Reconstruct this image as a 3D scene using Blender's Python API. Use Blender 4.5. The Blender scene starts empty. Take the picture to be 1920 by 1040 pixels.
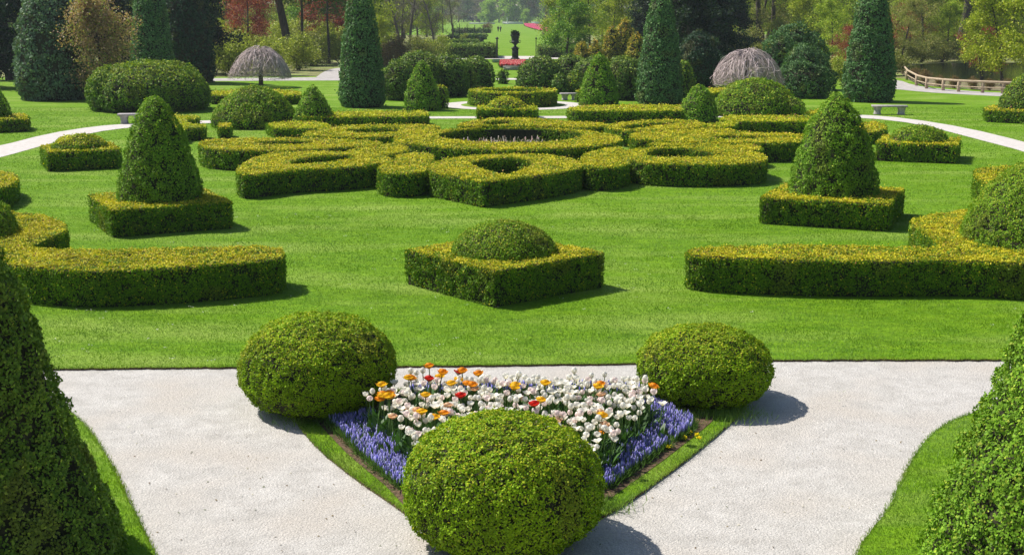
import bpy, math, random
import numpy as np
from mathutils import Vector, geometry

# ------------------------------------------------------------------ camera, sky, sun, exposure
scene = bpy.context.scene
COL = scene.collection
FPX = 2400.0                     # focal length in photo pixels (photo is 1920 wide)
CAMH = 5.0
PITCH = math.atan(495.0 / FPX)
cam_data = bpy.data.cameras.new('camera'); cam_data.sensor_width = 36.0
cam_data.lens = FPX / 1920.0 * 36.0
cam_data.clip_start = 0.1; cam_data.clip_end = 5000.0
cam = bpy.data.objects.new('camera', cam_data); COL.objects.link(cam)
cam.location = (0, 0, CAMH); cam.rotation_euler = (math.pi / 2 - PITCH, 0, 0)
scene.camera = cam

SUN_EL = math.radians(52.0)
SUN_H = Vector((-0.90, 0.44)).normalized()        # horizontal direction towards the sun
world = bpy.data.worlds.new('World'); scene.world = world
world.use_nodes = True
wn = world.node_tree.nodes; wl = world.node_tree.links
bg = wn.get('Background') or wn.new('ShaderNodeBackground')
wo = wn.get('World Output') or wn.new('ShaderNodeOutputWorld')
wl.new(bg.outputs[0], wo.inputs[0])
sky = wn.new('ShaderNodeTexSky'); sky.sky_type = 'NISHITA'; sky.sun_disc = False
sky.sun_elevation = SUN_EL; sky.sun_rotation = math.atan2(SUN_H.x, SUN_H.y) % (2 * math.pi)
wl.new(sky.outputs[0], bg.inputs[0]); bg.inputs[1].default_value = 0.085
sl = bpy.data.lights.new('sun', 'SUN'); sl.energy = 5.0; sl.angle = math.radians(0.5); sl.color = (1.0, 0.95, 0.86)
sun = bpy.data.objects.new('sun', sl); COL.objects.link(sun)
sun.rotation_euler = (-Vector((SUN_H.x * math.cos(SUN_EL), SUN_H.y * math.cos(SUN_EL), math.sin(SUN_EL)))).to_track_quat('-Z', 'Y').to_euler()
sun.location = (-30, 15, 40)
scene.view_settings.view_transform = 'Standard'; scene.view_settings.look = 'None'
scene.view_settings.exposure = 0.45; scene.view_settings.gamma = 1.0
try:
    scene.cycles.max_bounces = 5; scene.cycles.transparent_max_bounces = 4
    scene.cycles.volume_bounces = 0
except Exception: pass

# ------------------------------------------------------------------ survey helpers (photo pixel -> ground point)
CP, SP = math.cos(PITCH), math.sin(PITCH)
def W(px, py, h=0.0):
    a = (px - 960.0) / FPX; b = (520.0 - py) / FPX
    d = np.array([a, CP + b * SP, -SP + b * CP]); t = (h - CAMH) / d[2]
    return np.array([d[0] * t, d[1] * t, h])
def depth(p): return p[1] * CP + (CAMH - p[2]) * SP
def zat(y, py):
    k = (520.0 - py) / FPX
    return CAMH + y * (k * CP - SP) / (CP + k * SP)
def ppm(p): return FPX / depth(p)
def xat(y, z, px): return (px - 960.0) / FPX * (y * CP + (CAMH - z) * SP)

# ------------------------------------------------------------------ noise and mesh accumulator
def vnoise(P, s, seed=0):
    Q = np.asarray(P, dtype=np.float64) / s + 1000.0 + seed * 17.31
    i = np.floor(Q).astype(np.int64); f = Q - i; u = f * f * (3 - 2 * f)
    def hsh(a, b, c):
        h = (a * 374761393 + b * 668265263 + c * 1440662683 + seed * 97531) & 0xffffffff
        h = ((h ^ (h >> 13)) * 1274126177) & 0xffffffff
        h = h ^ (h >> 16)
        return (h & 0xffffff) / float(0xffffff)
    r = 0
    for dx in (0, 1):
        wx = u[:, 0] if dx else 1 - u[:, 0]
        for dy in (0, 1):
            wy = u[:, 1] if dy else 1 - u[:, 1]
            for dz in (0, 1):
                wz = u[:, 2] if dz else 1 - u[:, 2]
                r = r + wx * wy * wz * hsh(i[:, 0] + dx, i[:, 1] + dy, i[:, 2] + dz)
    return r
def nrm(a): return a / np.maximum(np.linalg.norm(a, axis=-1, keepdims=True), 1e-9)

class MA:
    def __init__(s): s.v = []; s.f = []; s.c = []; s.n = 0
    def add(s, V, F, mat=0, col=(0.5, 0.5, 0.5)):
        V = np.asarray(V, dtype=np.float32).reshape(-1, 3); F = np.asarray(F, dtype=np.int64)
        c = np.asarray(col, dtype=np.float32)
        if c.ndim == 1: c = np.repeat(c[None, :3], len(V), 0)
        s.v.append(V); s.c.append(c); s.f.append((F + s.n, mat)); s.n += len(V)
    def build(s, name, mats, parent=None, origin=(0, 0, 0), smooth=False, world=True):
        o0 = np.asarray(origin, dtype=np.float32)
        V = np.concatenate(s.v) - o0; C = np.concatenate(s.c)
        me = bpy.data.meshes.new(name)
        me.vertices.add(len(V)); me.vertices.foreach_set('co', V.ravel())
        loops = []; starts = []; mi = []; k = 0
        for F, m in s.f:
            if len(F) == 0: continue
            w = F.shape[1]; loops.append(F.ravel()); starts.append(k + np.arange(len(F)) * w); k += F.size
            mi.append(np.full(len(F), m))
        loops = np.concatenate(loops).astype(np.int32); starts = np.concatenate(starts).astype(np.int32); mi = np.concatenate(mi).astype(np.int32)
        me.loops.add(len(loops)); me.loops.foreach_set('vertex_index', loops)
        me.polygons.add(len(starts)); me.polygons.foreach_set('loop_start', starts)
        me.polygons.foreach_set('material_index', mi)
        if smooth: me.polygons.foreach_set('use_smooth', np.ones(len(starts), dtype=bool))
        me.update(calc_edges=True)
        at = me.attributes.new('col', 'FLOAT_COLOR', 'POINT')
        at.data.foreach_set('color', np.concatenate([C, np.ones((len(C), 1), np.float32)], 1).ravel())
        for m in (mats if isinstance(mats, (list, tuple)) else [mats]): me.materials.append(m)
        ob = bpy.data.objects.new(name, me); COL.objects.link(ob)
        if parent is not None: ob.parent = parent
        else: ob.location = [float(x) for x in origin]
        return ob

def tag(o, label=None, cat=None, group=None, kind=None):
    if label: o['label'] = label
    if cat: o['category'] = cat
    if group: o['group'] = group
    if kind: o['kind'] = kind
    return o
def empty(name, loc, label, cat, group=None, rz=0.0):
    o = bpy.data.objects.new(name, None); COL.objects.link(o); o.empty_display_size = 0.2
    o.location = [float(x) for x in loc]; o.rotation_euler = (0, 0, rz)
    return tag(o, label, cat, group)
def copy_tree(o, parent=None):
    c = o.copy(); COL.objects.link(c)
    if parent is not None: c.parent = parent
    for ch in list(o.children): copy_tree(ch, c)
    return c

# ------------------------------------------------------------------ materials
def new_mat(name):
    m = bpy.data.materials.new(name); m.use_nodes = True
    nt = m.node_tree; nt.nodes.clear()
    out = nt.nodes.new('ShaderNodeOutputMaterial')
    return m, nt, out
def leaf_mat(name, rough=0.5, spec=0.35, trans=0.25, tcol=(1.1, 1.25, 0.5), varscale=1.7):
    m, nt, out = new_mat(name); N = nt.nodes; L = nt.links
    a = N.new('ShaderNodeAttribute'); a.attribute_name = 'col'
    tc = N.new('ShaderNodeTexCoord'); no = N.new('ShaderNodeTexNoise'); no.inputs['Scale'].default_value = varscale; no.inputs['Detail'].default_value = 3
    L.new(tc.outputs['Object'], no.inputs['Vector'])
    mr = N.new('ShaderNodeMapRange'); mr.inputs[1].default_value = 0.3; mr.inputs[2].default_value = 0.7; mr.inputs[3].default_value = 0.82; mr.inputs[4].default_value = 1.18
    L.new(no.outputs[0], mr.inputs[0])
    mx = N.new('ShaderNodeVectorMath'); mx.operation = 'SCALE'; L.new(a.outputs['Color'], mx.inputs[0]); L.new(mr.outputs[0], mx.inputs['Scale'])
    p = N.new('ShaderNodeBsdfPrincipled'); p.inputs['Roughness'].default_value = rough; p.inputs['Specular IOR Level'].default_value = spec
    L.new(mx.outputs[0], p.inputs['Base Color'])
    if trans > 0:
        t = N.new('ShaderNodeBsdfTranslucent'); tm = N.new('ShaderNodeVectorMath'); tm.operation = 'MULTIPLY'; tm.inputs[1].default_value = tcol
        L.new(mx.outputs[0], tm.inputs[0]); L.new(tm.outputs[0], t.inputs[0])
        ms = N.new('ShaderNodeMixShader'); ms.inputs[0].default_value = trans
        L.new(p.outputs[0], ms.inputs[1]); L.new(t.outputs[0], ms.inputs[2]); L.new(ms.outputs[0], out.inputs[0])
    else: L.new(p.outputs[0], out.inputs[0])
    return m
def noise_mat(name, c1, c2, scale, rough=0.8, detail=6, bump=0.0, bscale=None, c3=None, s3=2.0, spec=0.3, metal=0.0, stretch=(1, 1, 1), speck=None):
    m, nt, out = new_mat(name); N = nt.nodes; L = nt.links
    tc = N.new('ShaderNodeTexCoord'); mp = N.new('ShaderNodeMapping'); mp.inputs['Scale'].default_value = stretch
    L.new(tc.outputs['Object'], mp.inputs[0])
    no = N.new('ShaderNodeTexNoise'); no.inputs['Scale'].default_value = scale; no.inputs['Detail'].default_value = detail; no.inputs['Roughness'].default_value = 0.65
    L.new(mp.outputs[0], no.inputs['Vector'])
    cr = N.new('ShaderNodeValToRGB'); cr.color_ramp.elements[0].position = 0.33; cr.color_ramp.elements[1].position = 0.67
    cr.color_ramp.elements[0].color = (*c1, 1); cr.color_ramp.elements[1].color = (*c2, 1); L.new(no.outputs[0], cr.inputs[0])
    res = cr.outputs[0]
    if c3 is not None:
        n3 = N.new('ShaderNodeTexNoise'); n3.inputs['Scale'].default_value = s3; n3.inputs['Detail'].default_value = 4; L.new(mp.outputs[0], n3.inputs['Vector'])
        r3 = N.new('ShaderNodeValToRGB'); r3.color_ramp.elements[0].position = 0.48; r3.color_ramp.elements[1].position = 0.68; L.new(n3.outputs[0], r3.inputs[0])
        mi = N.new('ShaderNodeMixRGB'); L.new(r3.outputs[0], mi.inputs[0]); L.new(res, mi.inputs[1]); mi.inputs[2].default_value = (*c3, 1); res = mi.outputs[0]
    if speck is not None:
        vo = N.new('ShaderNodeTexVoronoi'); vo.inputs['Scale'].default_value = speck[0]; L.new(tc.outputs['Object'], vo.inputs['Vector'])
        bw = N.new('ShaderNodeRGBToBW'); L.new(vo.outputs['Color'], bw.inputs[0])
        mr = N.new('ShaderNodeMapRange'); mr.inputs[3].default_value = 1 - speck[1]; mr.inputs[4].default_value = 1 + speck[1]; L.new(bw.outputs[0], mr.inputs[0])
        sc = N.new('ShaderNodeVectorMath'); sc.operation = 'SCALE'; L.new(res, sc.inputs[0]); L.new(mr.outputs[0], sc.inputs['Scale']); res = sc.outputs[0]
    p = N.new('ShaderNodeBsdfPrincipled'); p.inputs['Roughness'].default_value = rough; p.inputs['Specular IOR Level'].default_value = spec; p.inputs['Metallic'].default_value = metal
    L.new(res, p.inputs['Base Color'])
    if bump > 0:
        nb = N.new('ShaderNodeTexNoise'); nb.inputs['Scale'].default_value = bscale or scale; nb.inputs['Detail'].default_value = 8; L.new(tc.outputs['Object'], nb.inputs['Vector'])
        b = N.new('ShaderNodeBump'); b.inputs['Strength'].default_value = bump; b.inputs['Distance'].default_value = 0.03
        L.new(nb.outputs[0], b.inputs['Height']); L.new(b.outputs[0], p.inputs['Normal'])
    L.new(p.outputs[0], out.inputs[0])
    return m

M_LEAF = leaf_mat('clipped_foliage', rough=0.6, spec=0.14, trans=0.22)
M_TREE = leaf_mat('tree_foliage', rough=0.55, spec=0.25, trans=0.32)
M_PETAL = leaf_mat('petals', rough=0.5, spec=0.2, trans=0.42, tcol=(1, 1, 1), varscale=9)
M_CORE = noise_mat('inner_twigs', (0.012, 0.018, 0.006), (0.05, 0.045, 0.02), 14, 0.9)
M_BARK = noise_mat('bark', (0.035, 0.028, 0.022), (0.11, 0.09, 0.07), 6, 0.9, bump=0.5, bscale=12, stretch=(1, 1, 0.25))
M_TWIG = leaf_mat('twigs', rough=0.8, spec=0.15, trans=0.0)
M_LAWN = noise_mat('lawn', (0.085, 0.195, 0.005), (0.165, 0.295, 0.010), 3.0, 0.8, 12, bump=1.0, bscale=40, c3=(0.21, 0.31, 0.045), s3=0.45, spec=0.1, stretch=(0.5, 1.5, 1), speck=(22, 0.25))
M_BLADE = leaf_mat('grass_blades', rough=0.5, spec=0.25, trans=0.3)
M_GRAVEL = noise_mat('gravel', (0.395, 0.375, 0.35), (0.515, 0.495, 0.47), 3.2, 0.9, 12, bump=0.75, bscale=48, c3=(0.45, 0.415, 0.375), s3=0.8, spec=0.12, speck=(95, 0.24))
M_PATH = noise_mat('pale_path', (0.44, 0.405, 0.38), (0.57, 0.535, 0.51), 4, 0.9, 8, spec=0.15)
M_PATH2 = noise_mat('grey_path', (0.30, 0.28, 0.27), (0.48, 0.45, 0.43), 2, 0.9, 8, spec=0.15)  # greyer and darker than the pale path
M_SOIL = noise_mat('soil', (0.05, 0.032, 0.02), (0.17, 0.11, 0.065), 18, 0.95, 8, bump=1.0, bscale=30)
M_STONE = noise_mat('weathered_stone', (0.27, 0.245, 0.245), (0.50, 0.46, 0.46), 7, 0.85, 8, bump=0.4, bscale=25)
M_DARKSTONE = noise_mat('dark_patinated_metal', (0.012, 0.017, 0.018), (0.05, 0.06, 0.06), 6, 0.6, 6)
M_IRON = noise_mat('dark_iron', (0.01, 0.012, 0.01), (0.03, 0.035, 0.03), 10, 0.5)
M_WOOD = noise_mat('weathered_timber', (0.30, 0.22, 0.14), (0.52, 0.42, 0.30), 5, 0.85, 6, stretch=(1, 1, 4))
M_WATER = noise_mat('pond_water', (0.004, 0.008, 0.005), (0.012, 0.02, 0.012), 1.5, 0.08, 4, bump=0.15, bscale=3, spec=0.6)
M_WHITE = noise_mat('white_stone', (0.6, 0.6, 0.62), (0.75, 0.75, 0.76), 3, 0.7)
M_FLOOR = noise_mat('woodland_floor', (0.10, 0.12, 0.03), (0.24, 0.22, 0.09), 1.2, 0.9, 8, c3=(0.20, 0.28, 0.05), s3=0.35, speck=(6, 0.3))

M_BANK = noise_mat('leaf_litter', (0.10, 0.085, 0.045), (0.26, 0.21, 0.13), 3, 0.95, 8, c3=(0.12, 0.18, 0.04), s3=0.8, speck=(8, 0.3))
# ------------------------------------------------------------------ foliage shell
def leaf_quads(P, Nn, L, wid, rng, tlo=15, thi=75, roll=60):
    n = len(P); r = nrm(rng.normal(size=(n, 3))); t = nrm(np.cross(Nn, r))
    th = np.radians(rng.uniform(tlo, thi, n))[:, None]
    d = t * np.cos(th) + Nn * np.sin(th)
    s = nrm(np.cross(d, Nn)); m = np.cross(s, d)
    ph = np.radians(rng.uniform(-roll, roll, n))[:, None]; s = s * np.cos(ph) + m * np.sin(ph)
    Lr = (L * rng.uniform(0.7, 1.3, n))[:, None] if np.isscalar(L) else (L * rng.uniform(0.7, 1.3, n))[:, None]
    w = Lr * wid
    V = np.stack([P, P + d * Lr * 0.5 + s * w, P + d * Lr, P + d * Lr * 0.5 - s * w], 1).reshape(-1, 3)
    return V, np.arange(n * 4).reshape(-1, 4)
def sample(V, F, n, rng):
    a, b, c = V[F[:, 0]], V[F[:, 1]], V[F[:, 2]]
    cr = np.cross(b - a, c - a); A = np.linalg.norm(cr, axis=1); nn = cr / np.maximum(A[:, None], 1e-12)
    idx = rng.choice(len(F), n, p=A / A.sum())
    u = rng.random(n); v = rng.random(n); k = u + v > 1; u[k] = 1 - u[k]; v[k] = 1 - v[k]
    return a[idx] + (b - a)[idx] * u[:, None] + (c - a)[idx] * v[:, None], nn[idx], idx
def area(V, F):
    a, b, c = V[F[:, 0]], V[F[:, 1]], V[F[:, 2]]
    return 0.5 * np.linalg.norm(np.cross(b - a, c - a), axis=1).sum()
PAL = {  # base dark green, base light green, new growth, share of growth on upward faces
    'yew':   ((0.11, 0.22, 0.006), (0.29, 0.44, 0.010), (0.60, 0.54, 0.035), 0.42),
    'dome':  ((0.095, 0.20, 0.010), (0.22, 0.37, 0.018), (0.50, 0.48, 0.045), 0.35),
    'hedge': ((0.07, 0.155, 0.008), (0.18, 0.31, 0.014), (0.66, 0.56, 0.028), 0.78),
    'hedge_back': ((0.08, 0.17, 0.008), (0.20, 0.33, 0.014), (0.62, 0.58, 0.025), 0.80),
    'cone_shaded':  ((0.065, 0.14, 0.014), (0.18, 0.30, 0.030), (0.34, 0.42, 0.045), 0.28),  # darker cone greens: the shaded side is put into the leaf colour
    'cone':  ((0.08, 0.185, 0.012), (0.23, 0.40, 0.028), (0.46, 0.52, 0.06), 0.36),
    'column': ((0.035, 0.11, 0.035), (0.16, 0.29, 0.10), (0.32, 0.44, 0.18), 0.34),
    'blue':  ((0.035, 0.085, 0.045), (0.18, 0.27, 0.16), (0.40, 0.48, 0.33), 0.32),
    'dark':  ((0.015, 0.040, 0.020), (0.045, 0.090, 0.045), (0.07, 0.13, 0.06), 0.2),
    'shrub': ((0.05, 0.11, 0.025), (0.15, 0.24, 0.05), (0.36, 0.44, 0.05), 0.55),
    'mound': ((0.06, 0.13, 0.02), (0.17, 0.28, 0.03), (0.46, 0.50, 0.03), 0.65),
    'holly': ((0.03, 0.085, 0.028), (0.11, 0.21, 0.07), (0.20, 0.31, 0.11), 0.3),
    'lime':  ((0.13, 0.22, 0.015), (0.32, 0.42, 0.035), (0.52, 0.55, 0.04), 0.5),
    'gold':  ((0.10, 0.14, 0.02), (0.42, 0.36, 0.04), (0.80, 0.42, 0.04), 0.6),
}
def shell(ma, V, F, pal, L, cover=1.6, lump=0.03, lscale=0.15, seed=0, wid=0.36, edge_z=None, tlo=0, thi=42, zmax=None, cap=300000):
    rng = np.random.default_rng(seed + 11)
    V = np.asarray(V, dtype=np.float64)
    A = area(V, F); n = int(min(cap, A / (L * L * wid) * cover))
    P, Nn, _ = sample(V, F, n, rng)
    ns = vnoise(P, lscale, seed) + 0.5 * vnoise(P, lscale * 0.45, seed + 1); ns = ns / 1.5
    big = vnoise(P, 0.9, seed + 2)
    keep = rng.random(n) < np.clip((ns - 0.27) * 5.0, np.where(Nn[:, 2] > 0.6, 0.55, 0.25), 1)
    if edge_z is not None:   # thin, twiggy foot of a hedge
        keep &= rng.random(n) < np.clip((P[:, 2] - edge_z) / 0.11 + 0.25, 0, 1)
    P, Nn, ns, big = P[keep], Nn[keep], ns[keep], big[keep]; n = len(P)
    e = lscale * 0.2; n0 = vnoise(P, lscale, seed)     # the clumps tilt their leaves as well as lifting them
    gr = np.stack([(vnoise(P + np.eye(3)[k] * e, lscale, seed) - n0) / e for k in range(3)], 1)
    gr = gr - Nn * np.sum(gr * Nn, 1, keepdims=True)
    P = P + Nn * (lump * 2.8 * (ns - 0.5) + (1.3 if pal.startswith('hedge') else 0.5) * lump * (big - 0.5) + rng.normal(0, L * 0.3, n) + (rng.random(n) < 0.012) * L * rng.uniform(0.6, 1.8, n))[:, None]
    Ng = nrm(Nn - gr * min(lump * 2.8, lscale * 0.45) + rng.normal(0, 0.22, (n, 3)))
    Q, Fq = leaf_quads(P, Ng, L, wid, rng, tlo, thi, 38)
    d, l, g, gs = [np.array(x) if not np.isscalar(x) else x for x in PAL[pal]]
    mixv = np.clip(0.55 * rng.random(n) + 0.45 * (0.5 * big + 0.5 * ns) * 1.2, 0, 1)[:, None]
    C = d * (1 - mixv) + l * mixv
    bp = np.clip((vnoise(P, 0.55, seed + 9) - 0.74) * 5, 0, 0.32)[:, None]; C = C * (1 - bp) + np.array([0.20, 0.16, 0.04]) * bp
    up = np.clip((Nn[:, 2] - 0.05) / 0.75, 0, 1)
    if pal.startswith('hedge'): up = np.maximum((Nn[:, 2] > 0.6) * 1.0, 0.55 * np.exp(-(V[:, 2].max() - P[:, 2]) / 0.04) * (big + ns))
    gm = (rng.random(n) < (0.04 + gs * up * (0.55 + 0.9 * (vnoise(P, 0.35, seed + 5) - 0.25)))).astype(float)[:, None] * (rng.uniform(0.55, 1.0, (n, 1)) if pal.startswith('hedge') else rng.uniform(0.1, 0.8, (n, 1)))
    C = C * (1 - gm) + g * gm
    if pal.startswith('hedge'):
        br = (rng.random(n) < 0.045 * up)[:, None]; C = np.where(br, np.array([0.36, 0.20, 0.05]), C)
    C = C * rng.uniform(0.72, 1.28, (n, 1))
    ma.add(Q, Fq, 0, np.repeat(C, 4, 0))

def ring_normals(R):
    a = np.roll(R, -1, 0) - np.roll(R, 1, 0); t = nrm(a); return np.stack([t[:, 1], -t[:, 0]], 1)   # outward for CCW
def ccw(R):
    A = np.sum(R[:, 0] * np.roll(R[:, 1], -1) - np.roll(R[:, 0], -1) * R[:, 1])
    return R if A > 0 else R[::-1]
def chaikin(R, k):
    for _ in range(k):
        N2 = np.roll(R, -1, 0); R = np.stack([R * 0.75 + N2 * 0.25, R * 0.25 + N2 * 0.75], 1).reshape(-1, 2)
    return R
def resample(R, s):
    out = []
    for i in range(len(R)):
        a, b = R[i], R[(i + 1) % len(R)]; m = max(1, int(np.linalg.norm(b - a) / s))
        for k in range(m): out.append(a + (b - a) * k / m)
    return np.array(out)
def prism(outer, holes, z0, z1):
    Vs = []; Fs = []; n = 0
    for R in [outer] + holes:
        m = len(R); Vs += [np.c_[R, np.full(m, z0)], np.c_[R, np.full(m, z1)]]
        i = np.arange(m); j = (i + 1) % m
        Fs += [np.c_[n + i, n + j, n + m + j], np.c_[n + i, n + m + j, n + m + i]]; n += 2 * m
    rings = [[Vector((p[0], p[1], 0)) for p in R] for R in [outer] + holes]
    tess = np.array(geometry.tessellate_polygon(rings)); flat = np.concatenate([outer] + holes)
    T = np.c_[flat, np.full(len(flat), z1)]
    a, b, c = T[tess[:, 0]], T[tess[:, 1]], T[tess[:, 2]]; up = np.cross(b - a, c - a)[:, 2] < 0
    tess[up] = tess[up][:, ::-1]
    Vs.append(T); Fs.append(tess + n)
    return np.concatenate(Vs), np.concatenate(Fs)
SEED = [1]
HEDGES = []
def hedge_world(name, label, outer, h, holes=(), smooth=1, group=None, pal='hedge', cat='hedge', lump=0.024, flare=0.0):
    SEED[0] += 1
    outer = resample(chaikin(ccw(np.array(outer, dtype=float)), smooth), 0.4)
    hs = [resample(chaikin(ccw(np.array(x, dtype=float)), 2), 0.3)[::-1] for x in holes]
    c = outer.mean(0); org = (c[0], c[1], 0.0)
    D = depth(np.array([c[0], c[1], 0.4])); L = max(0.027, D * 0.00135)
    V, F = prism(outer, hs, 0.02, h)
    ma = MA()
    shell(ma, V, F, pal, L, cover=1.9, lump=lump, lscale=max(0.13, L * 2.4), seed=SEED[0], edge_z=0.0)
    ins = 0.035 + L * 0.35
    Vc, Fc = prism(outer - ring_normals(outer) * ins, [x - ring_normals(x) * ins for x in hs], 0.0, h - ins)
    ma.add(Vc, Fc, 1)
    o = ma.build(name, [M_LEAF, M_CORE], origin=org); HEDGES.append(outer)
    return tag(o, label, cat, group)
def hedge_px(name, label, pts, h, holes=(), **k):
    hl2 = []
    for q in holes:      # openings read narrower once the growth overhangs them
        q = np.array(q, float); cc = q.mean(0); hl2.append(cc + (q - cc) * [1.05, 1.4])
    holes = hl2
    return hedge_world(name, label, [W(x, y, h)[:2] for x, y in pts], h, [[W(x, y, h)[:2] for x, y in q] for q in holes], **k)
def square(c, R, deg):
    return [(c[0] + R * math.cos(math.radians(deg + 90 * k)), c[1] + R * math.sin(math.radians(deg + 90 * k))) for k in range(4)]
def rev(c, prof, seg=56, wob=0.02, seed=0, sub=26):
    prof = np.array(prof, dtype=float); t = np.r_[0, np.cumsum(np.linalg.norm(np.diff(prof, axis=0), axis=1))]
    tt = np.linspace(0, t[-1], sub); r = np.interp(tt, t, prof[:, 0]); z = np.interp(tt, t, prof[:, 1])
    for _ in range(2): r[1:-1] = (r[:-2] + 2 * r[1:-1] + r[2:]) / 4; z[1:-1] = (z[:-2] + 2 * z[1:-1] + z[2:]) / 4
    a = np.arange(seg) / seg * 2 * math.pi
    V = np.stack([np.cos(a)[None] * r[:, None], np.sin(a)[None] * r[:, None], np.repeat(z[:, None], seg, 1)], 2).reshape(-1, 3)
    aa_ = np.tile(a, sub); zz_ = np.repeat(np.arange(sub) / (sub - 1.0), seg) * 3.0; w = 1 + wob * 2 * (vnoise(np.c_[np.cos(aa_) * 1.6, np.sin(aa_) * 1.6, zz_], 1.0, seed) - 0.5)
    V[:, :2] *= w[:, None]
    i, j = np.meshgrid(np.arange(sub - 1), np.arange(seg), indexing='ij'); i = i.ravel(); j = j.ravel(); j2 = (j + 1) % seg
    a0, a1, b0, b1 = i * seg + j, i * seg + j2, (i + 1) * seg + j, (i + 1) * seg + j2
    F = np.r_[np.c_[a0, a1, b1], np.c_[a0, b1, b0]]
    P = V + np.array([c[0], c[1], 0.0])
    # orient outward
    A, B, C_ = P[F[:, 0]], P[F[:, 1]], P[F[:, 2]]; n = np.cross(B - A, C_ - A); ctr = np.array([c[0], c[1], prof[:, 1].mean()])
    if np.sum(n * ((A + B + C_) / 3 - ctr)) < 0: F = F[:, ::-1]
    return P, F
def topiary(name, label, c, prof, pal='yew', cat='topiary', group=None, lump=0.035, lscale=None, Lk=0.00138, Lmin=0.029, cover=1.8, wob=0.02, cap=260000, tlo=0, thi=42):
    """prof: list of (radius, z) from the bottom up"""
    SEED[0] += 1; D = depth(np.array([c[0], c[1], 1.0])); L = max(Lmin, D * Lk)
    V, F = rev(c, prof, seed=SEED[0], wob=wob); ma = MA()
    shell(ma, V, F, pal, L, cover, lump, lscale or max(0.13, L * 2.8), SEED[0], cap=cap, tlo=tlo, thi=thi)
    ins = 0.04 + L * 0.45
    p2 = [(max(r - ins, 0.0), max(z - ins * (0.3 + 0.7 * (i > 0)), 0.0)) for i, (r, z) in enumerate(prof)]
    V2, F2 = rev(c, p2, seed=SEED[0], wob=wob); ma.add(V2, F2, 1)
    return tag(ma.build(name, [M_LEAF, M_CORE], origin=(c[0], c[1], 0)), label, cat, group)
def prof_px(c, pts, base=None):
    """pts from the photo: (py, half width px) top down -> (r, z) bottom up on an axis standing at c"""
    pr = []
    for py, hw in pts:
        z = zat(c[1], py); pr.append((hw / ppm(np.array([c[0], c[1], z])), max(z, 0.0)))
    return pr[::-1]
def ellipsoid_prof(a, c, zc, n=20, p=2.2, flat=0.0, pl=None):
    out = []
    for i in range(n + 1):
        t = -math.pi / 2 + math.pi * i / n; cs, sn = math.cos(t), math.sin(t)
        q = p if (sn >= 0 or pl is None) else pl
        r = a * abs(cs) ** (2 / q); z = zc + c * math.copysign(abs(sn) ** (2 / q), sn)
        out.append((r, max(z, flat)))
    return out

# ------------------------------------------------------------------ ground
def sheet(name, pts, z, mat, kind='structure', skirt=None, skirt_mat=None):
    R = ccw(np.array([p[:2] for p in pts], dtype=float)); ma = MA()
    t = np.array(geometry.tessellate_polygon([[Vector((p[0], p[1], 0)) for p in R]]))
    T = np.c_[R, np.full(len(R), z)]
    a, b, c = T[t[:, 0]], T[t[:, 1]], T[t[:, 2]]; fl = np.cross(b - a, c - a)[:, 2] < 0; t[fl] = t[fl][:, ::-1]
    ma.add(T, t, 0)
    mats = [mat]
    if skirt:
        n = len(R); i = np.arange(n); j = (i + 1) % n
        ma.add(np.r_[np.c_[R, np.full(n, skirt)], T], np.r_[np.c_[i, j, n + j], np.c_[i, n + j, n + i]], 1); mats.append(skirt_mat)
    return tag(ma.build(name, mats), kind=kind)
ZG = -0.032
edge_px = [(-700, 705), (-300, 698), (0, 692), (120, 690), (300, 688), (450, 687), (640, 686), (760, 685), (950, 683), (1190, 680), (1330, 677), (1450, 674), (1650, 673), (1880, 673), (2200, 675), (2600, 680)]
edge = [W(x, y)[:2] for x, y in edge_px]
erng = random.Random(4)
fine = []
for i in range(len(edge) - 1):
    for k in range(14):
        p = edge[i] + (edge[i + 1] - edge[i]) * k / 14; fine.append((p[0], p[1] + erng.uniform(-0.018, 0.018)))
fine.append(tuple(edge[-1]))
lawn_pts = [(-2000, 15)] + fine + [(2000, 15), (2000, 4000), (-2000, 4000)]
sheet('lawn', lawn_pts, 0.0, M_LAWN, skirt=-0.2, skirt_mat=M_SOIL)
sheet('gravel_path', [(-80, -40), (80, -40), (80, 19), (-80, 19)], ZG, M_GRAVEL)

def smooth_open(px, k=2):
    R = np.array(px, dtype=float)
    for _ in range(k):
        a, b = R[:-1], R[1:]; m = np.stack([a * .75 + b * .25, a * .25 + b * .75], 1).reshape(-1, 2); R = np.r_[R[:1], m, R[-1:]]
    return R
left_isl = [W(x, y)[:2] for x, y in smooth_open([(40, 735), (100, 752), (135, 772), (165, 800), (198, 850), (225, 900), (248, 950), (272, 1000), (293, 1040), (320, 1120), (330, 1250)])]
left_isl += [np.array([-12, 7.5]), np.array([-12, 15.2])]
right_isl = [W(x, y)[:2] for x, y in smooth_open([(2100, 735), (1960, 745), (1850, 767), (1800, 780), (1750, 808), (1715, 850), (1690, 900), (1665, 955), (1640, 985), (1620, 1010), (1605, 1040), (1580, 1110), (1570, 1250)])]
right_isl += [np.array([12, 7.5]), np.array([12, 15.2])]
island = [W(x, y)[:2] for x, y in smooth_open([(560, 735), (540, 755), (562, 800), (605, 848), (680, 905), (745, 948), (800, 990), (900, 1010), (1040, 1005), (1135, 965), (1205, 920), (1290, 858), (1345, 812), (1388, 775), (1400, 750), (1380, 735), (1250, 728), (950, 728), (700, 730), (560, 735)])]
isl = {}
for nm, R in (('grass_verge', left_isl), ('grass_verge', right_isl), ('grass_verge', island)):
    R2 = ccw(np.array(R)); isl.setdefault('l', []).append(R2)
    sheet(nm, [(p[0] + erng.uniform(-.008, .008), p[1] + erng.uniform(-.008, .008)) for p in resample(R2, 0.12)], 0.0, M_LAWN, skirt=-0.1, skirt_mat=M_SOIL)
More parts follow.
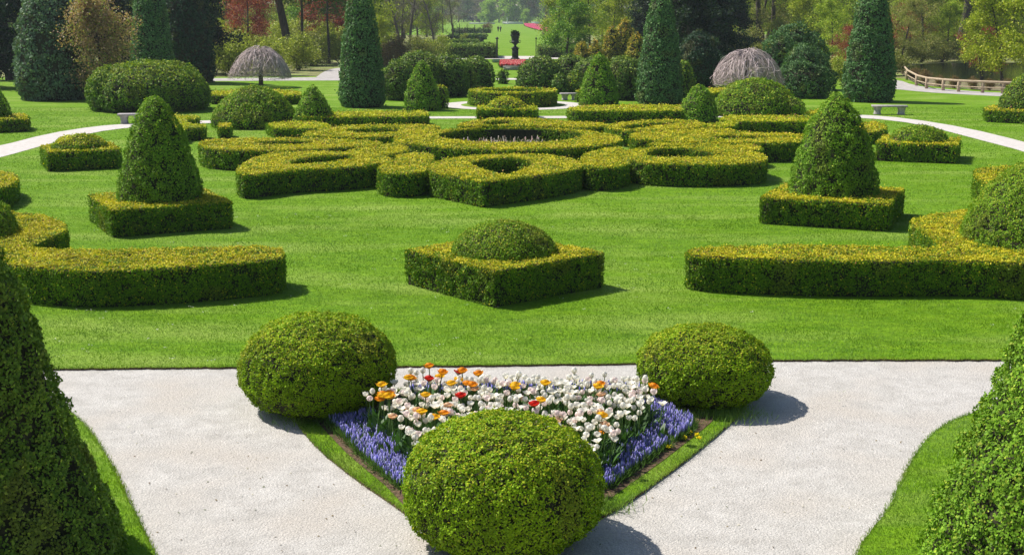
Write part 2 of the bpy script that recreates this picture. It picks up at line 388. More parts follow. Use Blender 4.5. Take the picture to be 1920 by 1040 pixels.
bed_px = [(578, 755), (600, 797), (650, 850), (722, 910), (758, 948), (1120, 952), (1192, 900), (1245, 862), (1312, 810), (1352, 775), (1290, 735), (640, 737)]
bed = [W(x, y)[:2] for x, y in bed_px]
sheet('soil_bed', bed, 0.006, M_SOIL)

PATHS = []
def strip_px(name, up, lo, z, mat):
    a = smooth_open(up, 1); b = smooth_open(lo, 1); PATHS.append(np.array([W(x, y)[:2] for x, y in a] + [W(x, y)[:2] for x, y in b][::-1]))
    return sheet(name, [W(x, y)[:2] for x, y in a] + [W(x, y)[:2] for x, y in b][::-1], z, mat)
strip_px('curved_path', [(-300, 330), (-120, 296), (0, 274), (88, 251), (177, 237), (245, 232), (380, 226), (620, 220), (800, 218.7), (1065, 218), (1300, 216.5), (1500, 214), (1614, 215), (1702, 222), (1813, 240), (1920, 266), (2060, 305), (2200, 350)],
         [(-300, 365), (-120, 325), (0, 296), (106, 266), (177, 248), (245, 239), (380, 231), (620, 224.5), (800, 222.5), (1065, 222), (1300, 221), (1500, 219), (1627, 221), (1725, 233), (1835, 262), (1920, 284), (2060, 330), (2200, 380)], 0.008, M_PATH)
rc = W(962, 197); PATHS.append(np.array([(rc[0] + 4.0 * math.cos(a * math.pi / 30), rc[1] + 3.9 * math.sin(a * math.pi / 30)) for a in range(60)]))
sheet('ring_path', [(rc[0] + 4.0 * math.cos(a * math.pi / 30), rc[1] + 3.9 * math.sin(a * math.pi / 30)) for a in range(60)], 0.006, M_PATH)
sheet('ring_lawn', [(rc[0] + 2.9 * math.cos(a * math.pi / 30), rc[1] + 2.6 * math.sin(a * math.pi / 30)) for a in range(60)], 0.012, M_LAWN)
strip_px('far_gravel_path', [(300, 148), (640, 145), (760, 146)], [(300, 153), (640, 151), (760, 152)], 0.010, M_PATH2)
strip_px('side_path', [(592, 146), (605, 136), (622, 129), (660, 126)], [(672, 146), (672, 140), (672, 134), (690, 130)], 0.016, M_PATH2)
strip_px('pond_path', [(1660, 152), (1685, 150), (1712, 160), (1760, 167), (1875, 175), (2050, 182)], [(1660, 166), (1685, 168), (1712, 171), (1760, 175), (1875, 181), (2050, 189)], 0.010, M_PATH2)
strip_px('vista_path', [(780, 105.5), (1100, 105.5)], [(780, 111), (1100, 111)], 0.010, M_PATH)
strip_px('cross_path', [(930, 147), (1000, 147)], [(930, 150), (1000, 150)], 0.010, M_PATH)
sheet('woodland_floor', [W(x, y)[:2] for x, y in [(-400, 145), (300, 145), (640, 143), (760, 118), (840, 100), (840, 66), (-900, 60)]], 0.004, M_FLOOR)
sheet('woodland_floor', [W(x, y)[:2] for x, y in [(1030, 66), (1100, 110), (1300, 130), (1600, 140), (1700, 148), (1900, 160), (2300, 160), (2900, 60)]], 0.004, M_FLOOR)
sheet('pond_bank', [W(x, y)[:2] for x, y in smooth_open([(1680, 130), (1700, 148), (1720, 158), (1760, 164), (1875, 172), (2100, 178), (2100, 135), (1800, 142), (1680, 130)], 1)], 0.009, M_BANK)
sheet('pond', [W(x, y)[:2] for x, y in smooth_open([(1690, 128), (1720, 121), (1800, 118), (2000, 118), (2050, 140), (1960, 155), (1800, 150), (1715, 143), (1690, 128)], 2)], 0.014, M_WATER)

# grass blades near the camera
def in_poly(P, R):
    x, y = P[:, 0], P[:, 1]; c = np.zeros(len(P), bool); j = len(R) - 1
    for i in range(len(R)):
        xi, yi = R[i]; xj, yj = R[j]
        k = ((yi > y) != (yj > y)) & (x < (xj - xi) * (y - yi) / (yj - yi + 1e-12) + xi); c ^= k; j = i
    return c
def blades(ma, P, hmin, hmax, wd, rng, c1, c2):
    n = len(P); h = rng.uniform(hmin, hmax, n) * (0.7 + 0.6 * vnoise(np.c_[P, np.zeros(n)], 0.5, 3)); a = rng.uniform(0, 6.283, n); b = rng.uniform(0, 6.283, n)
    w = wd * rng.uniform(0.6, 1.2, n); ln = rng.uniform(0.2, 0.9, n) * h
    B = np.c_[P, np.full(n, -0.005)]
    s = np.c_[np.cos(a) * w / 2, np.sin(a) * w / 2, np.zeros(n)]
    T = B + np.c_[np.cos(b) * ln, np.sin(b) * ln, h]
    Vv = np.stack([B - s, B + s, T], 1).reshape(-1, 3); m = rng.random((n, 1)) * .5 + .75 * (vnoise(np.c_[P[:, 0], P[:, 1] * 2.2, np.zeros(n)], 1.6, 8) + vnoise(np.c_[P, np.zeros(n)], 0.4, 9) - 0.75)[:, None]; m = np.clip(m, 0, 1)
    C = np.array(c1) * (1 - m) + np.array(c2) * m
    pz = np.clip((vnoise(np.c_[P[:, 0] * 0.7, P[:, 1], np.zeros(n)], 4.2, 21) + 0.5 * vnoise(np.c_[P, np.zeros(n)], 0.9, 22) - 0.64) * 2.4, 0, 0.95)[:, None]
    C = C * (1 - pz) + np.array([0.19, 0.31, 0.06]) * pz * (0.75 + 0.5 * rng.random((n, 1)))
    ma.add(Vv, np.arange(n * 3).reshape(-1, 3), 0, np.repeat(C, 3, 0))
rng = np.random.default_rng(5)
ma = MA()
ex = np.array([p[0] for p in fine]); ey = np.array([p[1] for p in fine])
for (y0, y1, dens, wd, hh) in ((13, 18, 2800, 0.008, 0.030), (18, 23, 1500, 0.011, 0.032), (23, 32, 700, 0.016, 0.034), (32, 45, 330, 0.022, 0.032), (45, 70, 130, 0.034, 0.035)):
    hw = y1 * 0.43; n = int(2 * hw * (y1 - y0) * dens)
    P = np.c_[rng.uniform(-hw, hw, n), rng.uniform(y0, y1, n)]; P = P[P[:, 1] > np.interp(P[:, 0], ex, ey) - rng.uniform(0.0, 0.035, len(P))]
    if y1 > 32:
        for R in PATHS: P = P[~in_poly(P, R)]
    blades(ma, P, hh * 0.6, hh * 1.2, wd, rng, (0.085, 0.205, 0.004), (0.215, 0.345, 0.012))
tag(ma.build('lawn_grass', M_BLADE), 'short bright green mown grass covering the lawn', 'grass', kind='stuff')
for R, dens, hl, gn in ((isl['l'][0], 2600, 0.036, 'left'), (isl['l'][1], 2600, 0.036, 'right'), (isl['l'][2], 2600, 0.042, 'mid')):
    ma = MA(); lo, hi = R.min(0), R.max(0); n = int((hi - lo).prod() * dens)
    P = np.c_[rng.uniform(lo[0], hi[0], n), rng.uniform(lo[1], hi[1], n)]; P = P[in_poly(P, R)]
    if gn == 'mid': P = P[~in_poly(P, np.array(bed))]
    c1, c2 = ((0.085, 0.205, 0.004), (0.215, 0.345, 0.012)) if gn != 'mid' else ((0.13, 0.20, 0.02), (0.38, 0.40, 0.09))
    blades(ma, P, hl * 0.5, hl * 1.3, 0.008, rng, c1, c2)
    tag(ma.build('verge_grass', M_BLADE), {'left': 'short green grass on the verge at the lower left', 'right': 'short green grass on the verge at the lower right', 'mid': 'mown grass strip around the flower bed'}[gn], 'grass', kind='stuff')
ma = MA(); n = 420; P = np.c_[rng.uniform(-12, 12, n), rng.uniform(15, 32, n)]; P = P[vnoise(np.c_[P, np.zeros(n)], 2.0, 31) > 0.5]; n = len(P)
P = np.repeat(P, 4, 0) + rng.normal(0, 0.03, (n * 4, 2)); n = len(P); Q, Fq = leaf_quads(np.c_[P, np.full(n, 0.035)], nrm(rng.normal(0, 0.3, (n, 3)) + [0, 0, 1]), 0.022, 0.45, rng, 0, 20, 20)
ma.add(Q, Fq, 0, (0.6, 0.62, 0.5)); tag(ma.build('clover_flowers', M_PETAL), 'sparse tiny white clover flecks in the mown lawn', 'flowers', kind='stuff')
ma = MA()
for R in isl['l'] + [np.array(fine)]:
    D_ = np.roll(R, -1, 0) - R; ln = np.linalg.norm(D_, axis=1); ok = ln < 3; ok[-1] = ok[-1] and len(R) != len(fine)
    cnt = (ln * 260 * ok).astype(int); idx = np.repeat(np.arange(len(R)), cnt); u = rng.random(len(idx))[:, None]
    P = R[idx] + D_[idx] * u + rng.normal(0, 0.016, (len(idx), 2)); blades(ma, P, 0.02, 0.055, 0.008, rng, (0.115, 0.22, 0.01), (0.30, 0.36, 0.05))
tag(ma.build('edge_grass', M_BLADE), 'ragged grass blades overhanging the turf edges along the gravel', 'grass', kind='stuff')
ma = MA()
for (tx, ty, nn, rr) in ((590, 782, 900, 0.22), (1345, 775, 1100, 0.26), (560, 770, 400, 0.15), (1130, 950, 400, 0.15)):
    q = W(tx, ty)[:2]; P = q + rng.normal(0, rr, (nn, 2)) * [1, 0.7]; blades(ma, P, 0.06, 0.14, 0.010, rng, (0.06, 0.15, 0.01), (0.20, 0.30, 0.03))
tag(ma.build('long_grass', M_BLADE), 'longer untrimmed grass tufts at the foot of the two rear clipped bushes', 'grass', kind='stuff')
ma = MA(); n = 420; P = np.c_[rng.uniform(-6, 6, n), rng.uniform(9.6, 15.0, n)]
for R in isl['l']: P = P[~in_poly(P, R)]
P = P[P[:, 1] < np.interp(P[:, 0], ex, ey) - 0.05]; n = len(P)
Q, Fq = leaf_quads(np.c_[P, np.full(n, ZG + 0.006)], nrm(rng.normal(0, 0.15, (n, 3)) + [0, 0, 1]), 0.030, 0.3, rng, 0, 12, 15); C = np.array([[0.16, 0.10, 0.05], [0.25, 0.18, 0.09], [0.10, 0.13, 0.03], [0.55, 0.5, 0.45]])[rng.integers(0, 4, n)]
ma.add(Q, Fq, 0, np.repeat(C, 4, 0)); tag(ma.build('fallen_leaves', M_TREE), 'tiny dry leaves and clippings scattered over the gravel', 'leaves', kind='stuff')
# loose stones on the gravel
ma = MA(); n = 15000
P = np.c_[rng.uniform(-6.5, 6.5, n), rng.uniform(9.5, 15.5, n)]
for R in isl['l']: P = P[~in_poly(P, R)]
P = P[P[:, 1] < np.interp(P[:, 0], ex, ey) - 0.03]; n = len(P); s = rng.uniform(0.003, 0.009, n)[:, None]
oct_ = np.array([[1, 0, 0], [0, 1, 0], [-1, 0, 0], [0, -1, 0], [0, 0, 0.7]])
an = rng.uniform(0, 6.28, n); c_, s_ = np.cos(an), np.sin(an)
Vv = np.stack([np.c_[(o[0] * c_ - o[1] * s_) * s[:, 0], (o[0] * s_ + o[1] * c_) * s[:, 0], o[2] * s[:, 0]] for o in oct_], 1) + np.c_[P, np.full(n, ZG)][:, None, :]
F = (np.arange(n) * 5)[:, None, None] + np.array([[0, 1, 4], [1, 2, 4], [2, 3, 4], [3, 0, 4]])[None]
g = rng.uniform(0.28, 0.72, (n, 1)); ma.add(Vv.reshape(-1, 3), F.reshape(-1, 3), 0, np.repeat(g * np.array([[1, 0.93, 0.87]]), 5, 0))
tag(ma.build('loose_gravel', M_TWIG), 'scattered pale loose stones on the gravel path', 'gravel', kind='stuff')

# ------------------------------------------------------------------ foreground balls and big cones
def ball(label, px, py, a, c, zc, p=2.25, **k):
    q = W(px, py, zc); return topiary('clipped_ball', label, q, ellipsoid_prof(a, c, zc, p=2.1, pl=2.9), cat='topiary', group='three clipped balls round the flower bed', lump=0.036, lscale=0.085, Lmin=0.025, cover=2.1, cap=90000, **k), q
_, qb1 = ball('large rounded clipped bush at the back left corner of the flower bed', 597, 679, 0.99, 0.61, 0.575)
_, qb2 = ball('low rounded clipped bush at the back right corner of the flower bed', 1321, 682, 0.88, 0.485, 0.465)
_, qb3 = ball('rounded clipped bush at the front point of the flower bed, nearest of all', 943, 901, 0.955, 0.625, 0.57)
c1 = W(-50, 1100); c1[1] = 11.0; c1[0] = -5.06
topiary('clipped_cone', 'huge clipped yew cone, leaves coloured dark for shade, cut off by the lower left edge', c1,
        [(1.42, 0.0), (1.39, 0.25), (1.28, 0.6), (1.08, 1.0), (0.96, 1.4), (0.86, 1.9), (0.74, 2.4), (0.52, 2.95), (0.25, 3.35), (0.0, 3.5)], pal='cone_shaded', cat='topiary', lump=0.075, lscale=0.13, Lmin=0.033, cover=2.1, cap=140000)
c2 = np.array([5.33, 11.0, 0])
topiary('clipped_cone', 'huge bright clipped yew cone cut off by the lower right edge', c2,
        [(1.46, 0.0), (1.42, 0.25), (1.34, 0.6), (1.19, 1.0), (1.02, 1.4), (0.90, 1.8), (0.74, 2.3), (0.52, 2.8), (0.26, 3.25), (0.0, 3.45)], pal='cone', cat='topiary', lump=0.075, lscale=0.13, Lmin=0.033, cover=2.1, cap=140000)

# ------------------------------------------------------------------ square hedges with domes and cones
def pedestal(cpx, cpy, R, deg, h, hl, tname, tl, tpts, group=None, pal='dome', tp='clipped_dome', lump=0.03, extra_y=0.0, h0=0.2):
    c = W(cpx, cpy, h); hedge_world('square_hedge', hl, square(c, R, deg), h, smooth=0, pal='hedge')
    c = c + np.array([0, extra_y, 0]); pr = prof_px(c, tpts)
    pr = [(pr[0][0] * 0.97, h0)] + pr
    return topiary(tp, tl, c, pr, pal=pal, cat='topiary', lump=lump, wob=0.015)
pedestal(945, 471, 1.86, -95, 0.66, 'square box hedge on the lawn in front of the parterre, ringing a low dome', '', 'low golden green dome inside the square hedge nearest the flower bed',
         [(414, 0), (417, 25), (425, 52), (440, 78), (455, 92), (470, 98), (478, 98)], pal='dome')
pedestal(298, 372, 1.96, -107, 0.64, 'square box hedge around the foot of the tall left lawn cone', '', 'tall rounded clipped cone on the left lawn, rising from a square hedge',
         [(180, 0), (182, 7), (190, 16), (204, 26), (225, 36), (248, 45), (293, 60), (337, 72), (372, 77)], pal='cone', tp='clipped_cone', lump=0.07, extra_y=0.1)
pedestal(1564, 362, 2.12, -68, 0.64, 'square box hedge around the foot of the tall right lawn cone', '', 'tall lumpy clipped cone on the right lawn, rising from a square hedge',
         [(175, 0), (178, 8), (188, 18), (204, 29), (225, 43), (248, 55), (293, 70), (337, 78), (365, 80)], pal='cone', tp='clipped_cone', lump=0.08, extra_y=0.1)
pedestal(150, 277, 1.62, -110, 0.62, 'small square hedge with a low dome beside the curved path at left', '', 'small low dome inside the square hedge near the left path',
         [(252, 0), (254, 18), (260, 36), (268, 46), (277, 50), (283, 50)], pal='hedge_back')
pedestal(1723, 264, 1.86, -66, 0.62, 'small square hedge with a low dome beside the curved path at right', '', 'small low dome inside the square hedge near the right path',
         [(236, 0), (239, 20), (246, 40), (256, 50), (266, 54), (273, 54)], pal='dome')
c = W(951, 203.5, 0.48); hedge_world('square_hedge', 'flat fronted square hedge between the parterre and the far ring hedge', [(c[0] - 1.42, c[1] - 1.1), (c[0] + 1.42, c[1] - 1.1), (c[0] + 1.42, c[1] + 1.2), (c[0] - 1.42, c[1] + 1.2)], 0.5, smooth=0, pal='hedge_back')
topiary('clipped_dome', 'little dome in the flat fronted hedge before the far ring hedge', c, [(0.88, 0.2)] + prof_px(c, [(182, 0), (184, 12), (190, 26), (199, 35), (206, 37)]), pal='hedge_back', lump=0.03)

# ------------------------------------------------------------------ long hedges left and right, with their domes
hedge_px('long_hedge', 'long forked hedge on the left lawn with a golden top', [(525, 463), (534, 474), (524, 485), (398, 497), (265, 505), (155, 508), (80, 504), (20, 497), (-60, 485), (-160, 470), (-160, 400), (-60, 395), (0, 396), (71, 402), (112, 413), (127, 425), (120, 435), (80, 451), (46, 467), (200, 469), (400, 463)], 0.66)
hedge_px('long_hedge', 'long straight fronted hedge on the right lawn with an angled arm', [(1287, 471), (1304, 464), (1400, 461), (1525, 460), (1650, 462), (1770, 467), (1738, 440), (1706, 417), (1712, 409), (1760, 400), (1822, 392), (1900, 385), (1990, 385), (2080, 400), (2080, 490), (1990, 494), (1920, 495), (1804, 488), (1650, 490), (1481, 488), (1326, 482), (1289, 477)], 0.66)
hedge_px('short_hedge', 'short hedge end cut off by the left edge of the picture', [(-120, 326), (-40, 321), (0, 321), (22, 325), (32, 331), (33, 338), (20, 347), (0, 354), (-120, 370)], 0.56)
hedge_px('short_hedge', 'hedge end behind the large right dome, lit on its left face', [(1826, 317), (1860, 313), (1910, 312), (2000, 325), (2080, 345), (2080, 390), (1960, 390), (1880, 372), (1845, 345), (1828, 331)], 0.64)
cR = W(1966, 452, 0.64)
topiary('clipped_dome', 'large green dome rising behind the right hedge at the picture edge', cR, [(1.5, 0.1)] + prof_px(cR, [(296, 0), (300, 30), (312, 62), (335, 95), (370, 124), (410, 146), (450, 156)]), pal='dome', lump=0.05)
cL = W(-108, 440, 0.64)
topiary('clipped_dome', 'green dome just peeping in behind the left forked hedge', cL, [(1.3, 0.1)] + prof_px(cL, [(350, 0), (355, 40), (370, 80), (395, 115), (430, 134), (450, 134)]), pal='dome', lump=0.05)

# ------------------------------------------------------------------ parterre
G = 'scrolled hedges of the central parterre'
rcx = W(952, 259, 0.66)
def circ(c, r, n=48, sy=1.0): return [(c[0] + r * math.cos(2 * math.pi * k / n), c[1] + sy * r * math.sin(2 * math.pi * k / n)) for k in range(n)]
hc = W(957, 253.5, 0.66)
hedge_world('ring_hedge', 'large circular hedge at the heart of the parterre, ringing pale flowers', circ(rcx, 4.02), 0.66, [circ(hc, 2.66, sy=1.12)], smooth=0, group=G)
hedge_px('petal_hedge', 'pointed petal hedge at the front of the parterre with a diamond opening', [(803, 318), (806, 305), (845, 298), (890, 293), (955, 290), (1020, 291), (1065, 296), (1090, 305), (1092, 314), (1060, 322), (1000, 330), (908, 341), (902, 341), (850, 331), (812, 325)], 0.68,
         [[(877, 309), (904, 302), (975, 300), (1001, 309), (975, 318), (950, 325), (912, 318)]], smooth=1, group=G)
hedge_px('petal_hedge', 'petal hedge at the front left of the parterre with a long opening', [(443, 324), (449, 311), (490, 291), (530, 286), (640, 285), (715, 291), (737, 300), (712, 308), (640, 315), (540, 319), (460, 330)], 0.66,
         [[(540, 303), (575, 296), (655, 293), (668, 299), (610, 304), (552, 308)]], smooth=1, group=G)
hedge_px('lobe_hedge', 'solid rounded hedge lobe left of the front petal', [(707, 318), (718, 308), (745, 300), (742, 293), (765, 287), (795, 286), (812, 292), (812, 300), (802, 312), (800, 322), (770, 326), (722, 326)], 0.66, smooth=1, group=G)
hedge_px('petal_hedge', 'petal hedge at the far left of the parterre with a narrow slot', [(371, 272), (382, 265), (433, 261), (558, 260), (642, 262), (722, 266), (708, 273), (600, 280), (496, 283), (392, 281)], 0.66,
         [[(474, 268), (500, 265.5), (575, 265.5), (590, 268), (575, 271), (490, 271.5)]], smooth=1, group=G)
hedge_px('lobe_hedge', 'hedge lobe joining the left petals to the ring hedge', [(640, 284), (690, 277), (735, 268), (752, 273), (770, 279), (745, 289), (700, 291)], 0.62, smooth=1, group=G)
hedge_px('petal_hedge', 'petal hedge at the back left of the parterre with a thin slot', [(560, 256), (585, 246), (640, 237), (720, 234.5), (800, 235), (832, 239), (800, 247), (745, 252), (721, 258), (640, 258)], 0.64,
         [[(646, 245), (680, 242), (740, 242), (757, 245), (740, 248), (660, 249)]], smooth=1, group=G)
hedge_px('petal_hedge', 'petal hedge at the back of the parterre behind the ring', [(850, 237), (880, 228), (940, 222), (1010, 223), (1060, 229), (1125, 232), (1150, 236), (1100, 240), (1000, 236.5), (900, 236.5)], 0.62,
         [[(897, 231.5), (920, 228.5), (955, 227.5), (962, 231), (950, 234), (910, 234)]], smooth=1, group=G)
hedge_px('petal_hedge', 'petal hedge at the back right of the parterre with a thin slot', [(1130, 240), (1150, 233), (1200, 227.5), (1270, 225.5), (1310, 229), (1326, 234), (1310, 240), (1240, 245), (1182, 247)], 0.62,
         [[(1158, 239), (1195, 233), (1262, 231), (1268, 234), (1220, 238.5), (1170, 242)]], smooth=1, group=G)
hedge_px('petal_hedge', 'petal hedge at the far right of the parterre with a long slot', [(1180, 252), (1215, 247), (1300, 243), (1365, 243), (1385, 248), (1450, 251), (1512, 254), (1526, 259), (1510, 266), (1450, 269), (1320, 268), (1230, 264), (1184, 262)], 0.66,
         [[(1330, 257.5), (1360, 255.5), (1440, 255.5), (1450, 258), (1420, 260), (1345, 260.5)]], smooth=1, group=G)
hedge_px('lobe_hedge', 'low hedge lobe between the two right petals of the parterre', [(1200, 272), (1250, 266.5), (1330, 269.5), (1400, 271), (1430, 276), (1424, 282), (1380, 283), (1300, 275)], 0.60, smooth=1, group=G)
hedge_px('petal_hedge', 'broad petal hedge at the front right of the parterre with an oval opening', [(1152, 292), (1166, 284), (1200, 278), (1262, 276), (1345, 279), (1405, 284), (1437, 293), (1437, 302), (1405, 307), (1328, 309), (1225, 308), (1182, 302), (1160, 297)], 0.66,
         [[(1209, 288.5), (1225, 282), (1270, 280), (1330, 286), (1356, 290), (1330, 293.5), (1260, 294), (1220, 293)]], smooth=1, group=G)
hedge_px('lobe_hedge', 'solid rounded hedge lobe right of the front petal', [(1090, 293), (1112, 284), (1145, 277), (1172, 277), (1158, 284), (1150, 292), (1168, 300), (1184, 305), (1160, 314), (1120, 316), (1096, 314), (1090, 302)], 0.66, smooth=1, group=G)
# flowers within the ring
def spikes(ma, P, h0, h1, r, rng, cols, z0=0.0):
    n = len(P); h = rng.uniform(h0, h1, n); l = rng.normal(0, 0.06, (n, 2)) * h[:, None]
    a = np.arange(4) * math.pi / 2; lv = ((0.35, 0.55), (0.62, 1.0), (0.85, 0.75))
    base = []
    for fz, fr in lv:
        for k in range(4): base.append(np.c_[P[:, 0] + l[:, 0] * fz + r * fr * math.cos(a[k] + fz * 2), P[:, 1] + l[:, 1] * fz + r * fr * math.sin(a[k] + fz * 2), z0 + h * fz])
    base.append(np.c_[P + l, z0 + h])
    Vv = np.stack(base, 1); F = []
    for q in range(2):
        for k in range(4): F.append([q * 4 + k, q * 4 + (k + 1) % 4, (q + 1) * 4 + (k + 1) % 4, (q + 1) * 4 + k])
    F4 = (np.arange(n) * 13)[:, None, None] + np.array(F)[None]; F3 = (np.arange(n) * 13)[:, None, None] + np.array([[8 + k, 8 + (k + 1) % 4, 12] for k in range(4)])[None]
    ci = rng.integers(0, len(cols), n); C = np.repeat(np.array(cols)[ci] * rng.uniform(0.75, 1.25, (n, 1)), 13, 0)
    k0 = ma.n; ma.add(Vv.reshape(-1, 3), F4.reshape(-1, 4), 0, C)
    ma.f.append((F3.reshape(-1, 3) + k0, 0))
ma = MA(); n = 700; a = rng.uniform(0, 6.28, n); rr = 2.5 * np.sqrt(rng.random(n)); P = np.c_[hc[0] + rr * np.cos(a), hc[1] + rr * np.sin(a)]
spikes(ma, P, 0.22, 0.46, 0.024, rng, [(0.72, 0.56, 0.50), (0.52, 0.34, 0.30), (0.78, 0.70, 0.64), (0.14, 0.12, 0.05), (0.10, 0.13, 0.04)])
P3 = np.c_[P, np.full(n, 0.05)]; P3 = np.repeat(P3, 8, 0) + rng.normal(0, 0.06, (n * 8, 3)) * [1, 1, 0]
Q, Fq = leaf_quads(P3, nrm(rng.normal(0, 0.3, (len(P3), 3)) + [0, 0, 1.0]), 0.26, 0.1, rng, 60, 88); ma.add(Q, Fq, 0, (0.06, 0.12, 0.02))
tag(ma.build('ring_flowers', M_PETAL), 'pale pink flower stems massed inside the ring hedge', 'flowers', kind='stuff')

# ------------------------------------------------------------------ hedges and topiary behind the parterre
hedge_px('border_hedge', 'long low hedge behind the parterre, to the left of the small central dome', [(560, 216), (600, 213), (700, 209.5), (770, 208.5), (800, 210), (804, 215), (790, 219), (700, 219), (620, 220), (560, 221)], 0.52, pal='hedge_back')
hedge_px('border_hedge', 'long low hedge behind the parterre, to the right of the small central dome', [(1064, 204), (1075, 201), (1150, 198.5), (1278, 198), (1330, 200), (1330, 207), (1180, 209), (1090, 209), (1068, 208)], 0.54, pal='hedge_back')
hedge_px('border_hedge', 'angled low hedge with golden top at the left of the wide left dome', [(316, 216), (372, 219), (372, 222), (350, 226), (347, 232), (384, 235), (384, 240), (350, 241), (336, 247), (318, 236)], 0.5, smooth=0, pal='hedge_back')
hedge_px('hedge_block', 'tiny green hedge block before the wide left dome', [(410, 233), (432, 232), (432, 238), (411, 239)], 0.5, smooth=0)
hedge_px('border_hedge', 'low hedge at the foot of the small left cone', [(500, 233), (545, 229), (600, 230), (620, 236), (600, 241), (515, 241)], 0.42, smooth=0, pal='hedge_back')
hedge_px('border_hedge', 'curved low hedge behind the wide left dome', [(393, 174), (430, 171), (520, 170), (563, 173), (563, 178), (520, 181), (430, 180), (395, 179)], 0.5, smooth=0, pal='hedge_back')
hedge_px('border_hedge', 'low hedge below the wide right dome', [(1352, 222), (1362, 219), (1420, 218), (1500, 218.5), (1545, 220), (1548, 228), (1450, 228.5), (1380, 228), (1352, 226)], 0.52, smooth=0, pal='hedge_back')
hedge_px('border_hedge', 'low hedge piece at the foot of the small right cone', [(1322, 234), (1372, 229), (1384, 231), (1375, 236), (1330, 242)], 0.45, smooth=0, pal='hedge_back')
hedge_px('hedge_block', 'golden hedge tip right of the wide right dome', [(1512, 210), (1546, 206.5), (1552, 214), (1530, 217)], 0.4, smooth=0)
hedge_px('hedge_block', 'golden topped hedge corner behind the tall right lawn cone', [(1600, 233), (1640, 229), (1662, 236), (1660, 243), (1635, 248), (1600, 246)], 0.48, smooth=0)
hedge_px('border_hedge', 'short low hedge behind the wide right dome', [(1325, 169), (1350, 166), (1374, 167), (1374, 172), (1350, 174), (1328, 176)], 0.5, smooth=0, pal='hedge_back')
hedge_px('border_hedge', 'low hedge cut off by the left edge beyond the curved path', [(-90, 214), (0, 214), (40, 214), (54, 218), (50, 223), (0, 225), (-90, 228)], 0.55, smooth=0)
hedge_px('border_hedge', 'low hedge cut off by the right edge beyond the curved path', [(1846, 203), (1860, 199), (1920, 199), (2040, 204), (2040, 215), (1920, 210), (1850, 207)], 0.55, smooth=0)
cfr = W(961, 171, 0.75)
hedge_world('ring_hedge', 'far circular hedge in the gravel ring with a hollow middle', circ(cfr, 2.42, sy=1.0), 0.78, [circ(cfr, 1.85, sy=1.08)], smooth=0, pal='hedge_back')

def standing(name, label, cx, base, pts, pal, cat='topiary', lump=0.05, group=None, r0=None, **k):
    """topiary whose visible foot is at photo row base"""
    f = W(cx, base); hw = pts[-1][1]; f[1] += (r0 if r0 is not None else hw / ppm(f)); pr = prof_px(f, pts)
    pr = [(pr[0][0] * 0.96, 0.03)] + [q for q in pr if q[1] > 0.05]
    return topiary(name, label, f, pr, pal=pal, cat=cat, lump=lump, group=group, **k)
standing('clipped_dome', 'wide low green dome on the left behind the parterre', 463, 244, [(162, 0), (166, 22), (176, 42), (192, 60), (210, 74), (226, 81), (240, 80)], 'dome')
standing('clipped_dome', 'wide low green dome on the right behind the parterre', 1430, 222, [(149, 0), (151, 22), (158, 42), (175, 62), (193, 76), (208, 82), (220, 81)], 'dome')
standing('clipped_dome', 'small green bulge clipped at the right foot of the wide right dome', 1490, 221, [(182, 0), (186, 12), (196, 20), (210, 24), (220, 23)], 'dome', lump=0.04)
standing('clipped_cone', 'small smooth cone right of the wide left dome', 583, 243, [(160, 0), (166, 8), (180, 17), (200, 28), (220, 36), (240, 41)], 'cone', lump=0.03)
standing('clipped_cone', 'small smooth cone left of the wide right dome', 1315, 231, [(158, 0), (162, 8), (173, 18), (193, 28), (212, 34), (228, 37)], 'cone', lump=0.03)
standing('clipped_cone', 'mid sized cone at the left end of the gravel ring', 790, 209, [(111, 0), (117, 6), (133, 15), (158, 25), (183, 32), (205, 34)], 'cone', lump=0.04)
standing('clipped_cone', 'mid sized cone at the right end of the gravel ring', 1125, 202, [(99, 0), (106, 7), (123, 17), (148, 27), (173, 34), (198, 36)], 'cone', lump=0.04)
standing('clipped_ball', 'small yellow green bush tucked right of the left ring cone', 826, 204, [(160, 0), (163, 7), (172, 11), (190, 13), (202, 12)], 'hedge_back', lump=0.03)
standing('clipped_ball', 'small yellow green bush tucked left of the right ring cone', 1088, 192, [(168, 0), (171, 6), (180, 9), (190, 9)], 'hedge_back', lump=0.03)
standing('clipped_ball', 'small round bush peeping over the wide right dome', 1380, 178, [(145, 0), (148, 10), (156, 18), (168, 19), (176, 18)], 'mound', lump=0.03)
cl0 = W(-12, 222, 0.5)
topiary('clipped_dome', 'dark dome at the left edge beyond the curved path', cl0, [(0.8, 0.1)] + prof_px(cl0, [(160, 0), (168, 12), (185, 22), (205, 29), (222, 31)]), pal='cone', lump=0.04)
cr0 = W(1925, 206, 0.5)
topiary('clipped_dome', 'bright green dome at the right edge beyond the curved path', cr0, [(1.2, 0.1)] + prof_px(cr0, [(138, 0), (142, 15), (155, 30), (175, 42), (195, 50), (208, 50)]), pal='mound', lump=0.04)
CG = 'tall clipped columns'
standing('clipped_column', 'tall dark green column left of the vista', 675, 203, [(-14, 0), (-8, 14), (0, 21), (30, 25), (70, 31), (110, 36), (150, 40), (185, 42), (200, 38)], 'column', lump=0.07, lscale=0.22, cover=2.0, Lk=0.0016)
standing('clipped_column', 'tall rough green column right of the vista', 1240, 198, [(-22, 0), (-8, 12), (5, 18), (40, 25), (80, 31), (120, 36), (160, 41), (190, 40)], 'column', lump=0.09, lscale=0.25, cover=2.0, Lk=0.0016)
standing('clipped_column', 'tall shaggy green column behind the right stone bench', 1638, 193, [(-30, 0), (-10, 20), (10, 28), (50, 33), (100, 41), (150, 46), (180, 45), (190, 40)], 'column', lump=0.09, lscale=0.25, cover=2.0, Lk=0.0016)
